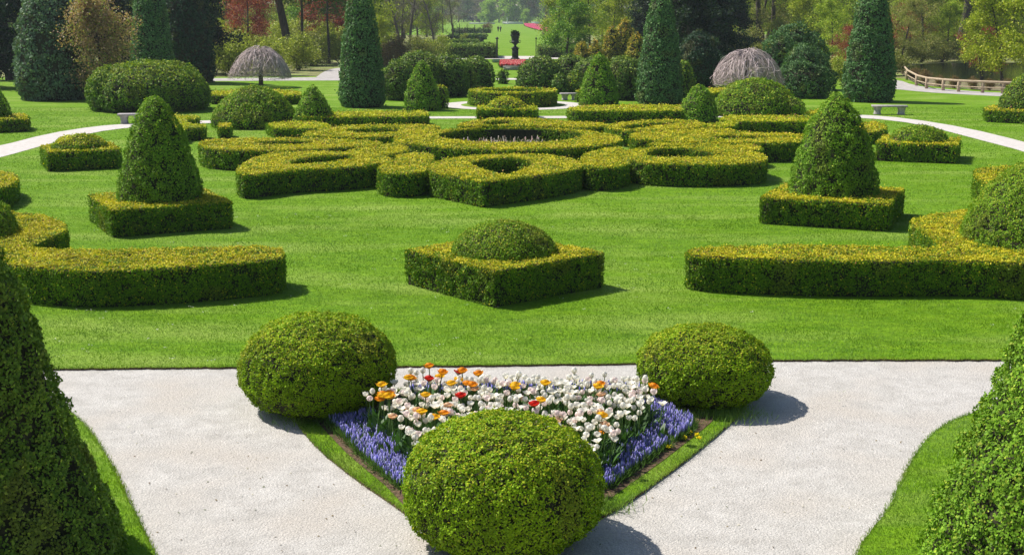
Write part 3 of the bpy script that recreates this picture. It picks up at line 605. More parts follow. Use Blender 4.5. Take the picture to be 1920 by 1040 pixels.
standing('clipped_column', 'tall green column rising behind the big left mound', 278, 170, [(-50, 0), (-20, 17), (0, 26), (40, 30), (80, 34), (120, 38), (165, 40)], 'column', lump=0.07, lscale=0.22, cover=2.0, Lk=0.0016)

# lumpy evergreens built of lobes
def lobed(name, label, lobes, pal, cat, lump=0.12, ls=0.35, group=None, Lk=0.0016, cover=1.8, cap=60000, tlo=0, thi=45, p=2.1):
    """lobes: (cx, base row, half width px, top row, depth factor)"""
    ma = MA(); SEED[0] += 1; org = None
    for i, (cx, base, hw, top, dy) in enumerate(lobes):
        f = W(cx, base); a = hw / ppm(f); f[1] += a + dy; a = hw / ppm(f); zt = zat(f[1], top)
        if org is None: org = (f[0], f[1], 0)
        L = depth(f) * Lk; zc = zt * 0.36; V, F = rev(f, [(r, z) for r, z in ellipsoid_prof(a, zt - zc, zc, p=p, flat=0.02)], seed=SEED[0] + i, wob=0.10)
        shell(ma, V, F, pal, L, cover, lump, ls, SEED[0] * 3 + i, cap=cap, tlo=tlo, thi=thi)
        ins = lump + L * 0.4
        V2, F2 = rev(f, ellipsoid_prof(a - ins, zt - zc - ins, zc, p=p, flat=0.0), seed=SEED[0] + i, wob=0.10); ma.add(V2, F2, 1)
    return tag(ma.build(name, [M_LEAF, M_CORE], origin=org), label, cat, group)
lobed('yew_mound', 'broad clipped evergreen mound behind the left stone bench', [(255, 214, 108, 117, 0), (200, 212, 56, 124, 0.3), (315, 210, 52, 117, 0.4)], 'mound', 'shrub', lump=0.10)

# ------------------------------------------------------------------ trees
def tube(ma, P, R, sides=5, mat=0, col=(0.1, 0.08, 0.06)):
    P = np.asarray(P, float); n = len(P); T = nrm(np.gradient(P, axis=0)); up = np.array([0.3, 0.2, 1.0]) if abs(T[0][2]) < 0.8 else np.array([1.0, 0.2, 0.1])
    A = nrm(np.cross(T, up)); B = np.cross(T, A); a = np.arange(sides) / sides * 2 * math.pi
    V = P[:, None, :] + np.asarray(R)[:, None, None] * (np.cos(a)[None, :, None] * A[:, None, :] + np.sin(a)[None, :, None] * B[:, None, :])
    i, j = np.meshgrid(np.arange(n - 1), np.arange(sides), indexing='ij'); i = i.ravel(); j = j.ravel(); j2 = (j + 1) % sides
    ma.add(V.reshape(-1, 3), np.c_[i * sides + j, i * sides + j2, (i + 1) * sides + j2, (i + 1) * sides + j], mat, col)
def wander(p, d, L, n, wob, rng, droop=0.0):
    pts = [np.array(p, float)]; d = np.array(d, float)
    for _ in range(n):
        d = d + rng.normal(0, wob, 3) + np.array([0, 0, -droop]); d /= np.linalg.norm(d); pts.append(pts[-1] + d * L / n)
    return np.array(pts)
def make_tree(name, seed, h, tr, start, spread, cols, nleaf, leafL=0.17, limbs=14, subs=6, label='', cat='tree', lean=(0, 0), twig=False, shape='round', cl=0.34, stems=1, twcol=(0.12, 0.10, 0.08), upb=0.5):
    rng = np.random.default_rng(seed); root = empty(name, (0, 0, 0), label, cat)
    mt = MA(); mc = MA(); pts = []; tw = []
    for s in range(stems):
        base = np.array([0, 0, -0.1]) if stems == 1 else np.array([rng.normal(0, 0.12), rng.normal(0, 0.12), -0.1])
        dd = (lean[0], lean[1], 1) if stems == 1 else (rng.normal(0, 0.35), rng.normal(0, 0.35), 1)
        T = wander(base, nrm(np.array(dd, float)), h * (0.95 if stems == 1 else rng.uniform(.6, .9)), 9, 0.05 if stems == 1 else 0.12, rng)
        R = tr * np.linspace(1.0, 0.18, 10) ** 0.8; R[0] *= 1.35; tube(mt, T, R, 9 if stems == 1 else 5)
        for k in range(limbs):
            fz = start + (1 - start) * ((k + rng.random()) / limbs) ** 0.9; q = fz * 9; i = min(int(q), 8); p = T[i] + (T[i + 1] - T[i]) * (q - i)
            if shape == 'round': wd = math.sin(math.pi * min(0.97, max(0.12, (fz - start) / (1 - start) * 0.75 + 0.25))) ** 0.6
            elif shape == 'cone': wd = (1 - (fz - start) / (1 - start)) * 0.95 + 0.06
            else: wd = 0.55 + 0.45 * fz
            Lb = spread * wd * rng.uniform(0.75, 1.15); an = k * 2.4 + rng.uniform(-0.5, 0.5); ub = upb * rng.uniform(0.5, 1.5)
            B = wander(p, nrm(np.array([math.cos(an), math.sin(an), ub])), Lb, 6, 0.13, rng, 0.03)
            rb = max(0.012, tr * 0.32 * (1 - fz * 0.5)); tube(mt, B, np.linspace(rb, rb * 0.25, 7), 4)
            for j in range(subs):
                u = 0.25 + 0.75 * (j + rng.random()) / subs; q2 = u * 6; i2 = min(int(q2), 5); p2 = B[i2] + (B[i2 + 1] - B[i2]) * (q2 - i2)
                d2 = nrm(B[i2 + 1] - B[i2] + rng.normal(0, 0.65, 3) + np.array([0, 0, 0.15])); l2 = Lb * rng.uniform(0.22, 0.48)
                S = wander(p2, d2, l2, 4, 0.2, rng); tube(mt, S, np.linspace(rb * 0.4, rb * 0.1, 5), 3)
                pts += [S[2], S[3], S[4]]
                if twig:
                    for _ in range(7):
                        st = S[rng.integers(1, 5)]; tw.append(wander(st, nrm(rng.normal(0, 1, 3) + np.array([0, 0, 0.5])), rng.uniform(0.4, 1.0), 2, 0.25, rng))
    if twig:
        for t in tw: tube(mt, t, [0.018, 0.013, 0.007], 3)
    mt.build('trunk', [M_BARK if not twig else M_TWIGBARK], root)
    if nleaf:
        pts = np.array(pts); n = nleaf; idx = rng.integers(0, len(pts), n); ctr = pts[idx]; off = rng.normal(0, cl, (n, 3)) * [1, 1, 0.75]
        P = ctr + off; Nn = nrm(off + rng.normal(0, 0.25, (n, 3)) + [0, 0, 0.25])
        Q, Fq = leaf_quads(P, Nn, leafL, 0.36, rng, 0, 60, 80)
        cm = rng.random(len(pts))[idx]; m = np.clip(0.6 * cm + 0.5 * rng.random(n) - 0.05, 0, 1)[:, None]
        C = np.array(cols[0]) * (1 - m) + np.array(cols[1]) * m
        if len(cols) > 2: k = (rng.random(n) < 0.22)[:, None]; C = np.where(k, np.array(cols[2]), C)
        mc.add(Q, Fq, 0, np.repeat(C * rng.uniform(0.8, 1.2, (n, 1)), 4, 0)); mc.build('crown', [M_TREE], root)
    return root
M_TWIGBARK = noise_mat('grey_twigs', (0.10, 0.085, 0.075), (0.20, 0.17, 0.15), 8, 0.9)
GRN = ((0.13, 0.22, 0.015), (0.40, 0.51, 0.04), (0.52, 0.56, 0.07)); OLV = ((0.15, 0.18, 0.035), (0.34, 0.37, 0.08), (0.42, 0.36, 0.14))
PROTO = {
 'spring': make_tree('spring_tree', 1, 11, 0.16, 0.12, 3.4, GRN, 12500, 0.17, 16, 6),
 'spring_b': make_tree('spring_tree', 2, 13, 0.2, 0.18, 4.0, OLV, 12500, 0.17, 16, 6),
 'lime': make_tree('lime_green_tree', 3, 9, 0.14, 0.12, 3.0, ((0.17, 0.24, 0.012), (0.38, 0.43, 0.03), (0.46, 0.48, 0.04)), 9000, 0.19, 15, 6),
 'green': make_tree('broadleaf_tree', 4, 9, 0.18, 0.10, 3.2, ((0.06, 0.15, 0.015), (0.19, 0.34, 0.035), (0.32, 0.46, 0.06)), 14000, 0.2, 16, 7),
 'red': make_tree('red_maple', 5, 8, 0.14, 0.22, 3.4, ((0.14, 0.03, 0.025), (0.36, 0.07, 0.055), (0.42, 0.16, 0.09)), 10000, 0.16, 13, 6, upb=0.3),
 'bare': make_tree('bare_tree', 6, 12, 0.2, 0.10, 4.2, (), 0, 0.1, 18, 7, twig=True, upb=0.9),
 'tall': make_tree('tall_tree', 7, 24, 0.36, 0.42, 5.5, ((0.05, 0.09, 0.02), (0.13, 0.19, 0.04)), 12000, 0.3, 20, 6, cl=0.6),
 'conifer': make_tree('dark_conifer', 8, 15, 0.3, 0.03, 3.6, ((0.010, 0.028, 0.014), (0.030, 0.062, 0.028), (0.05, 0.085, 0.04)), 22000, 0.24, 40, 6, shape='cone', upb=-0.1, cl=0.3),
 'shrub': make_tree('leafy_shrub', 9, 3.4, 0.05, 0.1, 1.3, ((0.17, 0.22, 0.025), (0.40, 0.44, 0.06), (0.5, 0.5, 0.1)), 5200, 0.13, 9, 5, stems=4, cl=0.22, cat='shrub'),
 'shrub_b': make_tree('leafy_shrub', 10, 3.0, 0.05, 0.1, 1.4, ((0.12, 0.15, 0.035), (0.28, 0.30, 0.07), (0.36, 0.32, 0.1)), 4500, 0.13, 9, 5, stems=5, cl=0.24, cat='shrub'),
 'rust': make_tree('rust_shrub', 11, 3.2, 0.05, 0.1, 1.3, ((0.12, 0.09, 0.04), (0.30, 0.17, 0.08), (0.22, 0.20, 0.08)), 5200, 0.13, 9, 5, stems=4, cl=0.24, cat='shrub'),
 'far': make_tree('far_tree', 12, 16, 0.3, 0.06, 5.0, ((0.09, 0.15, 0.03), (0.24, 0.35, 0.06)), 6500, 0.75, 14, 5, cl=0.9),
 'far_lime': make_tree('far_tree', 13, 12, 0.25, 0.06, 3.6, ((0.2, 0.32, 0.03), (0.40, 0.54, 0.06)), 6000, 0.6, 12, 5, cl=0.7),
 'far_dark': make_tree('far_conifer', 14, 20, 0.4, 0.03, 4.5, ((0.015, 0.035, 0.03), (0.04, 0.075, 0.06)), 6000, 0.7, 26, 5, shape='cone', upb=-0.1, cl=0.6),
 'far_grey': make_tree('far_tree', 15, 15, 0.3, 0.06, 5.0, ((0.13, 0.11, 0.08), (0.22, 0.19, 0.14)), 2500, 0.5, 16, 6, cl=0.9),
}
used = set(); trng = random.Random(12)
def plant(kind, cx, base, s, label, group=None, rz=None, cat=None, dz=1.0):
    p = W(cx, base); src = PROTO[kind]
    if kind in used: o = copy_tree(src)
    else: o = src; used.add(kind)
    o.location = [float(x) for x in p]; k = s * trng.uniform(0.95, 1.05); o.scale = (k, k, k * dz); o.rotation_euler = (0, 0, trng.uniform(0, 6.28) if rz is None else rz)
    o['label'] = label
    if group: o['group'] = group
    if cat: o['category'] = cat
    return o

# left block
standing('blue_conifer', 'broad bluish green conifer with silvery left side at far left', 82, 190, [(-48, 0), (-28, 20), (0, 42), (60, 60), (120, 67), (165, 68), (188, 58)], 'blue', 'tree', lump=0.22, lscale=0.45, cover=1.7, cap=120000, wob=0.08, Lk=0.0021)
PG = 'conifers in the dark belt behind the left lawn'
plant('conifer', -40, 165, 1.0, 'dark conifer belt tree in the left background', PG)
plant('conifer', 20, 150, 1.0, 'dark conifer belt tree in the left background', PG)
plant('conifer', 150, 150, 1.1, 'dark conifer belt tree in the left background', PG)
plant('conifer', 215, 152, 1.0, 'dark conifer belt tree in the left background', PG)
plant('conifer', 375, 140, 0.9, 'dark conifer belt tree in the left background', PG)
standing('dark_conifer', 'dense dark conifer with feathery flank behind the left mound', 338, 158, [(-120, 0), (-60, 22), (0, 42), (60, 50), (120, 52), (150, 46)], 'dark', 'tree', lump=0.25, lscale=0.5, cover=1.7, wob=0.1, Lk=0.0021)
o = make_tree('bronze_leaved_tree', 31, 6.3, 0.12, 0.10, 1.85, ((0.25, 0.17, 0.08), (0.56, 0.36, 0.24), (0.34, 0.36, 0.10)), 13000, 0.12, 16, 7, label='bronze pink leafed small tree before the bluish conifer', cl=0.3); o.location = [float(v) for v in W(194, 190)]

# understorey behind left lawn
SG = 'light shrubs of the left woodland edge'
for cx, b, s in ((400, 138, 1.15), (432, 142, 1.0), (455, 130, 1.25), (500, 136, 1.1), (528, 128, 1.1), (560, 132, 1.2), (588, 124, 1.2), (612, 112, 1.3), (640, 120, 1.1), (415, 118, 1.5), (470, 112, 1.5), (540, 108, 1.6), (585, 105, 1.5)):
    plant('shrub' if (cx // 7) % 3 else 'shrub_b', cx, b, s, 'yellow green leafy shrub at the woodland edge left of centre', SG)
plant('spring', 400, 110, 0.75, 'thin yellow green tree left of the big leaning trunk')
plant('red', 470, 118, 1.0, 'bright red maple behind the left weeping tree')
plant('red', 425, 100, 1.1, 'dark red maple at the edge of the left conifers')
plant('red', 612, 108, 1.0, 'dull red maple just left of the tall left column')
plant('spring_b', 590, 96, 1.0, 'olive tree among the red maples')
plant('spring', 560, 90, 1.0, 'green tree behind the big leaning trunk')
plant('spring_b', 640, 92, 1.1, 'olive tree behind the tall left column')
# leaning trunk
def trunk_tree(cx0, cx1, base, w, label, seed, name='tall_tree', hgt=22):
    p = W(cx0, base); lean = (cx1 - cx0) / ppm(p) / max(1.0, zat(p[1], 0)); r = w / 2 / ppm(p)
    o = make_tree(name, seed, hgt, r, 0.38, 5.5, ((0.05, 0.09, 0.02), (0.14, 0.20, 0.04)), 9000, 0.3, 18, 6, label=label, lean=(lean, 0), cl=0.6)
    o.location = [float(v) for v in p]; return o
trunk_tree(549, 532, 118, 17, 'thick dark leaning tree trunk behind the left weeping tree', 41)
trunk_tree(568, 566, 118, 6, 'slim upright trunk right of the thick leaning trunk', 42, hgt=16)
trunk_tree(617, 618, 121, 5, 'slim dark trunk under the dull red maple', 43, hgt=14)
# bare trees left of the vista
for cx, b, s, lb in ((752, 98, 1.0, 'bare spreading grey tree behind the yellow shrubs'), (768, 92, 1.05, 'bare dark stemmed tree between the column and the vista'), (815, 92, 0.85, 'fine twigged bare tree nearest the vista on its left'), (850, 80, 0.8, 'bare tree overhanging the far terrace hedges'), (712, 88, 1.1, 'bare tree right behind the tall left column')):
    plant('bare', cx, b, s, lb)
plant('lime', 722, 108, 0.55, 'yellow flowering shrub right of the tall left column', cat='shrub')
plant('rust', 748, 122, 1.0, 'rusty orange shrub behind the evergreen bank')
plant('rust', 727, 126, 0.8, 'rusty shrub at the left column foot')
plant('shrub_b', 790, 118, 1.1, 'olive shrub below the bare trees')
plant('shrub', 815, 112, 1.0, 'small green shrub just left of the terrace hedges')
plant('spring_b', 690, 85, 1.1, 'olive tree behind the tall left column, right side')
plant('spring_b', 800, 70, 1.1, 'olive tree far behind the bare trees')
plant('spring', 740, 72, 1.2, 'green tree far behind the bare trees')

# evergreen banks either side of the vista
lobed('evergreen_bank', 'bank of clipped rhododendron left of the vista, behind the left ring cone', [(780, 186, 48, 98, 0.8), (840, 184, 34, 103, 0.6), (745, 190, 34, 115, 0.2)], 'shrub', 'shrub')
lobed('evergreen_shrub', 'dark round evergreen beside the opening of the vista, left side', [(893, 172, 33, 108, 0), (868, 178, 22, 112, 0.3)], 'shrub', 'shrub')
lobed('evergreen_shrub', 'little round shrub at the left gatepost of the vista', [(943, 158, 10, 132, 0)], 'shrub', 'shrub', lump=0.06)
lobed('evergreen_shrub', 'low dark shrub poking above the far ring hedge', [(890, 176, 14, 162, 0)], 'shrub', 'shrub', lump=0.06)
lobed('evergreen_shrub', 'large round evergreen right of the vista opening', [(1015, 172, 40, 107, 0), (985, 165, 14, 128, 0)], 'shrub', 'shrub')
lobed('evergreen_bank', 'bank of evergreen shrubs behind the right ring cone', [(1075, 170, 40, 104, 1.2), (1120, 178, 42, 108, 0.8), (1175, 190, 40, 108, 0.3), (1205, 186, 30, 112, 0.5)], 'shrub', 'shrub')
lobed('evergreen_shrub', 'small dark shrub behind the ring bench', [(1052, 177, 14, 139, 0)], 'shrub', 'shrub', lump=0.07)
lobed('evergreen_shrub', 'spreading pale green shrub left of the right ring cone', [(1085, 176, 24, 134, 0)], 'mound', 'shrub', lump=0.07)
plant('rust', 742, 178, 0.62, 'pinkish shrub at the foot of the left evergreen bank')
lobed('evergreen_shrub', 'yellow green bush right of the tall right column', [(1285, 185, 17, 115, 0.4)], 'mound', 'shrub', lump=0.1)

# right of the vista
plant('green', 1062, 112, 0.82, 'dense bright green tree at the right side of the vista')
plant('lime', 1045, 96, 0.95, 'lime green tree leaning into the vista from the right')
plant('spring', 1105, 104, 0.95, 'loose green tree behind the golden conifers')
plant('lime', 1150, 98, 0.9, 'hanging lime green tree behind the golden conifers')
plant('spring_b', 1085, 88, 1.1, 'olive tree behind the dense bright green tree')
plant('bare', 1018, 66, 1.2, 'pinkish bare tree at the far right of the vista')
for cx, b, top, hw, i in ((1090, 128, 76, 17, 0), (1116, 128, 72, 17, 1), (1148, 126, 46, 20, 2), (1172, 126, 36, 24, 3), (1194, 132, 58, 20, 4)):
    standing('golden_conifer', 'golden orange conifer %s' % ('nearest the vista', 'second out from the vista', 'with the widest orange flank', 'tallest of its row', 'half hidden by the tall right column')[i], cx, b,
             [(top, 0), (top + 8, hw * .35), (top + 25, hw * .7), (b - 25, hw), (b - 4, hw * .8)], 'gold', 'tree', lump=0.14, lscale=0.3, wob=0.08, group='row of golden conifers')
PG2 = 'conifers in the dark belt right of centre'
for cx, b, s in ((1205, 108, 1.0), (1250, 112, 1.0), (1300, 150, 0.9), (1335, 140, 0.85), (1290, 120, 1.1), (1372, 118, 0.9)):
    plant('conifer', cx, b, s, 'dark hanging conifer right of the tall right column', PG2)
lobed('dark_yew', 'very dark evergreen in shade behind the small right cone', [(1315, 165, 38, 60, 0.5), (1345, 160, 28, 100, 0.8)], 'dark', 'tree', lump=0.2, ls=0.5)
for a in ((1391, 1387, 96, 17, 'thick brown trunk above the right weeping tree', 51), (1424, 1422, 92, 11, 'straight brown trunk right of the thick brown trunk', 52), (1449, 1447, 90, 10, 'slender brown trunk behind the holly', 53), (1366, 1363, 100, 9, 'slender dark trunk left of the thick brown trunk', 54), (1588, 1570, 95, 12, 'leaning grey trunk left of the shaggy right column', 55), (1686, 1678, 100, 9, 'grey trunk just right of the shaggy right column', 56), (1796, 1806, 112, 20, 'mossy forked trunk standing beyond the pond', 57), (1745, 1742, 104, 9, 'thin mossy trunk beyond the pond, left of the forked one', 58)):
    trunk_tree(a[0], a[1], a[2], a[3], a[4], a[5])
lobed('holly', 'large dark green holly right of the right weeping tree', [(1512, 186, 50, 118, 0.0), (1518, 184, 40, 84, 0.3), (1550, 182, 22, 118, 0.5), (1470, 176, 32, 66, 0.9), (1505, 172, 40, 44, 1.2), (1450, 172, 18, 95, 0.7), (1530, 172, 28, 62, 1.1)], 'holly', 'tree', lump=0.32, ls=0.5)
plant('lime', 1512, 108, 0.85, 'glowing lime tree above the dark holly')
plant('spring', 1575, 120, 0.8, 'yellow green tree between the holly and the shaggy column')
plant('red', 1600, 142, 0.55, 'small red maple left of the shaggy column')
plant('red', 1705, 110, 0.8, 'red maple right of the shaggy column')
plant('spring', 1560, 130, 0.6, 'low yellow green tree right behind the holly')
plant('shrub', 1582, 158, 0.7, 'light shrub at the foot of the small red maple')
for i, (k, cx, b, s) in enumerate((('spring', 1440, 88, 1.0), ('spring_b', 1480, 84, 1.1), ('spring', 1540, 86, 1.1), ('spring_b', 1600, 92, 1.1), ('spring_b', 1660, 104, 1.0), ('spring', 1720, 108, 0.9), ('spring_b', 1760, 102, 1.1), ('spring', 1800, 104, 1.0), ('spring_b', 1850, 106, 1.0), ('spring', 1400, 84, 1.1), ('spring_b', 1900, 104, 1.1), ('spring', 1945, 112, 1.0), ('spring_b', 1730, 116, 0.7), ('spring_b', 1690, 122, 0.5), ('spring', 1775, 115, 0.6))):
    plant(k, cx, b, s, 'leafy %s tree in the woodland beyond the right lawn' % ('yellow green' if k == 'spring' else 'olive'), 'woodland trees beyond the right lawn' + (' olive' if k != 'spring' else ''))
plant('lime', 1880, 160, 0.78, 'spreading yellow green tree by the fence at right')
plant('lime', 1840, 150, 0.6, 'drooping yellow green tree overhanging the pond fence')
plant('lime', 1935, 165, 0.8, 'yellow green tree half cut by the right edge')
plant('red', 1842, 146, 0.5, 'small reddish maple beside the pond')
SH = 'shrubs in the right understorey'
for cx, b, s in ((1400, 120, 1.0), (1430, 126, 0.9), (1460, 110, 1.1), (1640, 135, 1.0), (1672, 142, 0.8), (1700, 120, 1.0), (1725, 118, 1.0), (1765, 117, 1.0), (1810, 116, 1.0), (1345, 118, 1.0)):
    plant('shrub_b', cx, b, s, 'olive shrub in the woodland understorey on the right', SH)
for cx, b in ((1712, 150), (1735, 158), (1762, 163), (1790, 166), (1822, 168), (1856, 170), (1893, 172)):
    plant('rust', cx, b, trng.uniform(0.28, 0.4), 'low brownish shrub on the pond bank behind the rail fence', 'low shrubs on the pond bank')
# woodland fill behind both sides
for i in range(26):
    cx = trng.uniform(-60, 700); plant(trng.choice(['spring_b', 'spring', 'spring_b', 'spring']) , cx, trng.uniform(66, 90), trng.uniform(1.0, 1.5), 'backdrop tree of the dense wood behind the left lawn', 'dense wood behind the left lawn')
for i in range(30):
    cx = trng.uniform(1100, 2000); plant(trng.choice(['spring_b', 'spring', 'spring_b', 'spring']), cx, trng.uniform(64, 84), trng.uniform(1.0, 1.5), 'backdrop tree of the dense wood behind the right lawn', 'dense wood behind the right lawn')
for i in range(44):
    cx = trng.uniform(-60, 860); plant(trng.choice(['spring_b', 'green', 'lime', 'spring']), cx, trng.uniform(84, 100) if cx < 700 else trng.uniform(60, 80), trng.uniform(0.9, 1.3), 'backdrop tree of the dense wood behind the left lawn', 'dense wood behind the left lawn')
for i in range(54):
    cx = trng.uniform(1075, 2000); plant(trng.choice(['spring_b', 'green', 'lime', 'spring', 'spring_b']), cx, trng.uniform(80, 97), trng.uniform(0.9, 1.3), 'backdrop tree of the dense wood behind the right lawn', 'dense wood behind the right lawn')
for i in range(40):
    cx = trng.uniform(380, 680) if i % 2 else trng.uniform(1340, 1960); plant(trng.choice(['shrub', 'shrub_b']), cx, trng.uniform(88, 112), trng.uniform(1.3, 1.9), 'tall undergrowth shrub filling the wood ' + ('left' if i % 2 else 'right') + ' of the vista', 'undergrowth of the %s wood' % ('left' if i % 2 else 'right'))
# trees closing the vista
for i in range(34):
    cx = 700 + i * 13 + trng.uniform(-6, 6); k = ('far', 'far_dark', 'far_grey', 'far', 'far_lime')[trng.randrange(5)]
    plant(k, cx, trng.uniform(40.5, 43), trng.uniform(0.9, 1.3), 'hazy tree in the row closing the far vista', 'hazy trees closing the vista')
for cx, b, s, lb in ((963, 43.5, 1.3, 'brightest pale green tree closing the vista'), (916, 43.2, 1.1, 'pale green tree left of the centre of the vista'), (986, 44.2, 0.6, 'small round pale tree before the far tree row')):
    plant('far_lime', cx, b, s, lb)

# weeping trees
def weeping(label, cx, base, hw, top, rim, seed, lean=0.0):
    p = W(cx, base); s = ppm(p); rng = np.random.default_rng(seed); R = hw / s; zt = zat(p[1], top); zr = max(0.35, zat(p[1], rim))
    root = empty('weeping_tree', p, label, 'tree'); mt = MA(); mc = MA(); zk = zt * 0.62
    tube(mt, wander((0, 0, -0.05), (0, 0, 1), zk + 0.05, 6, 0.05, rng), np.linspace(0.17, 0.12, 7), 8); mt.build('trunk', [M_BARK], root)
    zd = lambda r: zr + (zt - zr) * np.clip(1 - (np.abs(r) / R) ** 2.1, 0, 1) ** 0.85
    for k in range(16):      # main limbs arching over from the head of the trunk
        a = k * 0.39 + rng.normal(0, 0.15); t = np.linspace(0, 1, 9); rad = R * rng.uniform(0.5, 0.85) * t; aa = a + np.cumsum(rng.normal(0, 0.07, 9)); zz = zk + (zd(rad) - 0.12 - zk) * np.clip(t / 0.35, 0, 1) ** 0.7
        tube(mc, np.c_[rad * np.cos(aa), rad * np.sin(aa), zz + np.cumsum(rng.normal(0, 0.03, 9))], np.linspace(0.05, 0.015, 9), 4, 0, np.array([0.30, 0.25, 0.24]))
    for k in range(950):    # fine hanging twigs springing from anywhere along them
        a = rng.uniform(0, 6.283); r0 = R * rng.uniform(0, 0.92) ** 0.8; Ls = R * rng.uniform(0.22, 0.55); t = np.linspace(0, 1, 9); lim = R * (0.95 + 0.06 * math.sin(3 * a + seed) + 0.05 * math.sin(7 * a))
        rad = np.minimum(r0 + Ls * t ** 0.8, lim + 0.03 * t); aa = a + rng.normal(0, 0.5) * t * (0.5 + 0.5 * R / (rad + 0.5 * R)) * 0.8 + np.cumsum(rng.normal(0, 0.03, 9))
        zz = zd(np.minimum(rad, R)) - rng.uniform(0, 0.26) * zt * rng.random() + 0.10 * math.sin(4 * a + 6 * r0 / R) - rng.uniform(0.0, 0.5) * t ** 3 + 0.12 * np.sin(t * 3) * rng.random()
        P = np.c_[rad * np.cos(aa), rad * np.sin(aa), np.maximum(zz, zr * 0.75) + np.cumsum(rng.normal(0, 0.02, 9))]
        c = np.array([0.55, 0.455, 0.45]) * rng.uniform(0.5, 1.4); tube(mc, P, np.linspace(0.016, 0.008, 9), 3, 0, c)
    mc.build('crown', [M_TWIG], root)
weeping('left weeping tree with bare mauve grey twigs', 489, 164, 58, 89, 139, 3)
weeping('right weeping tree with a wide bare mauve grey dome of twigs', 1400, 192, 66, 93, 146, 8)

# ------------------------------------------------------------------ benches, urn, posts, fence, people, far things
def box(ma, c, s, mat=0, rz=0.0, taper=1.0, bev=0.0):
    x, y, z = s[0] / 2, s[1] / 2, s[2]; b = bev
    lv = [(0, 1 - 0), (b, 1), (z - b, taper), (z, taper)] if b else [(0, 1), (z, taper)]
    rings = []
    for k, (zz, f) in enumerate(lv):
        i = b if (b and k in (0, 3)) else 0
        rings.append([(-x * f + i, -y * f + i, zz), (x * f - i, -y * f + i, zz), (x * f - i, y * f - i, zz), (-x * f + i, y * f - i, zz)])
    V = np.array(rings).reshape(-1, 3); cr, sr = math.cos(rz), math.sin(rz)
    V = np.c_[V[:, 0] * cr - V[:, 1] * sr + c[0], V[:, 0] * sr + V[:, 1] * cr + c[1], V[:, 2] + c[2]]; F = []
    for k in range(len(lv) - 1):
        for j in range(4): F.append([k * 4 + j, k * 4 + (j + 1) % 4, (k + 1) * 4 + (j + 1) % 4, (k + 1) * 4 + j])
    F.append([3, 2, 1, 0]); n = (len(lv) - 1) * 4; F.append([n, n + 1, n + 2, n + 3]); ma.add(V, F, mat)
def lathe(ma, prof, seg=20, c=(0, 0, 0), mat=0):
    pr = np.array(prof, float); a = np.arange(seg) / seg * 2 * math.pi
    V = np.stack([np.cos(a)[None] * pr[:, :1] + c[0], np.sin(a)[None] * pr[:, :1] + c[1], np.repeat(pr[:, 1:2], seg, 1) + c[2]], 2).reshape(-1, 3)
    i, j = np.meshgrid(np.arange(len(pr) - 1), np.arange(seg), indexing='ij'); i = i.ravel(); j = j.ravel(); j2 = (j + 1) % seg
    ma.add(V, np.c_[i * seg + j, i * seg + j2, (i + 1) * seg + j2, (i + 1) * seg + j], mat)
def bench(label, cx, base, wpx, rz, h=0.47):
    p = W(cx, base); w = wpx / ppm(p) / max(0.4, math.cos(rz)); root = empty('stone_bench', p, label, 'bench', 'stone benches', rz)
    ma = MA(); box(ma, (0, 0, h - 0.09), (w, 0.45, 0.09), bev=0.012); ma.build('seat', M_STONE, root)
    for s in (-1, 1):
        ma = MA()     # scrolled slab leg: waisted profile
        zs = np.linspace(0.004, h - 0.092, 9); hw = 0.11 + 0.05 * (2 * np.abs(zs / zs[-1] - 0.5)) ** 2 + 0.03 * (zs / zs[-1]); n = 9; x0 = s * (w / 2 - 0.28)
        V = []
        for z, q in zip(zs, hw): V += [(x0 - q * 1.1, -0.19, z), (x0 + q * 1.1, -0.19, z), (x0 + q * 1.1, 0.19, z), (x0 - q * 1.1, 0.19, z)]
        F = [[k * 4 + j, k * 4 + (j + 1) % 4, (k + 1) * 4 + (j + 1) % 4, (k + 1) * 4 + j] for k in range(n - 1) for j in range(4)] + [[3, 2, 1, 0]]
        ma.add(V, F); ma.build('leg', M_STONE, root)
bench('weathered stone bench beside the right curved path, before the shaggy column', 1667, 215, 64, -0.12)
bench('stone bench half hidden behind the tall left lawn cone', 247, 232, 48, 0.15)
bench('pale stone bench right of the far ring hedge', 1068, 188, 36, 0.1, 0.42)

pu = W(966, 112); root = empty('garden_urn', pu, 'dark urn on a square pedestal at the centre of the vista', 'urn')
ma = MA(); box(ma, (0, 0, 0), (0.98, 0.98, 0.16)); box(ma, (0, 0, 0.162), (0.80, 0.80, 0.10), taper=0.92); box(ma, (0, 0, 0.264), (0.70, 0.70, 0.92)); box(ma, (0, 0, 1.186), (0.92, 0.92, 0.10)); ma.build('pedestal', M_DARKSTONE, root)
ma = MA(); lathe(ma, [(0.0, 1.29), (0.30, 1.29), (0.30, 1.35), (0.16, 1.42), (0.10, 1.52), (0.18, 1.58), (0.16, 1.63), (0.30, 1.72), (0.46, 1.86), (0.46, 1.92), (0.38, 1.97), (0.40, 2.2), (0.45, 2.5), (0.56, 2.6), (0.55, 2.64), (0.46, 2.62), (0.3, 2.55), (0, 2.55)])
for s in (-1, 1):
    tube(ma, [(s * 0.40, 0, 1.80), (s * 0.58, 0, 1.86), (s * 0.60, 0, 2.0), (s * 0.50, 0, 2.08), (s * 0.41, 0, 2.04)], [0.035] * 5, 6)
ma.build('urn_bowl', M_DARKSTONE, root, smooth=False)
ma = MA(); P = rng.normal(0, 1, (900, 3)) * [0.15, 0.15, 0.10] + [0, 0, 2.78]; Q, Fq = leaf_quads(P, nrm(P - [0, 0, 2.6]), 0.22, 0.2, rng, 10, 80); ma.add(Q, Fq, 0, (0.02, 0.045, 0.02)); ma.build('urn_plant', M_TREE, root)

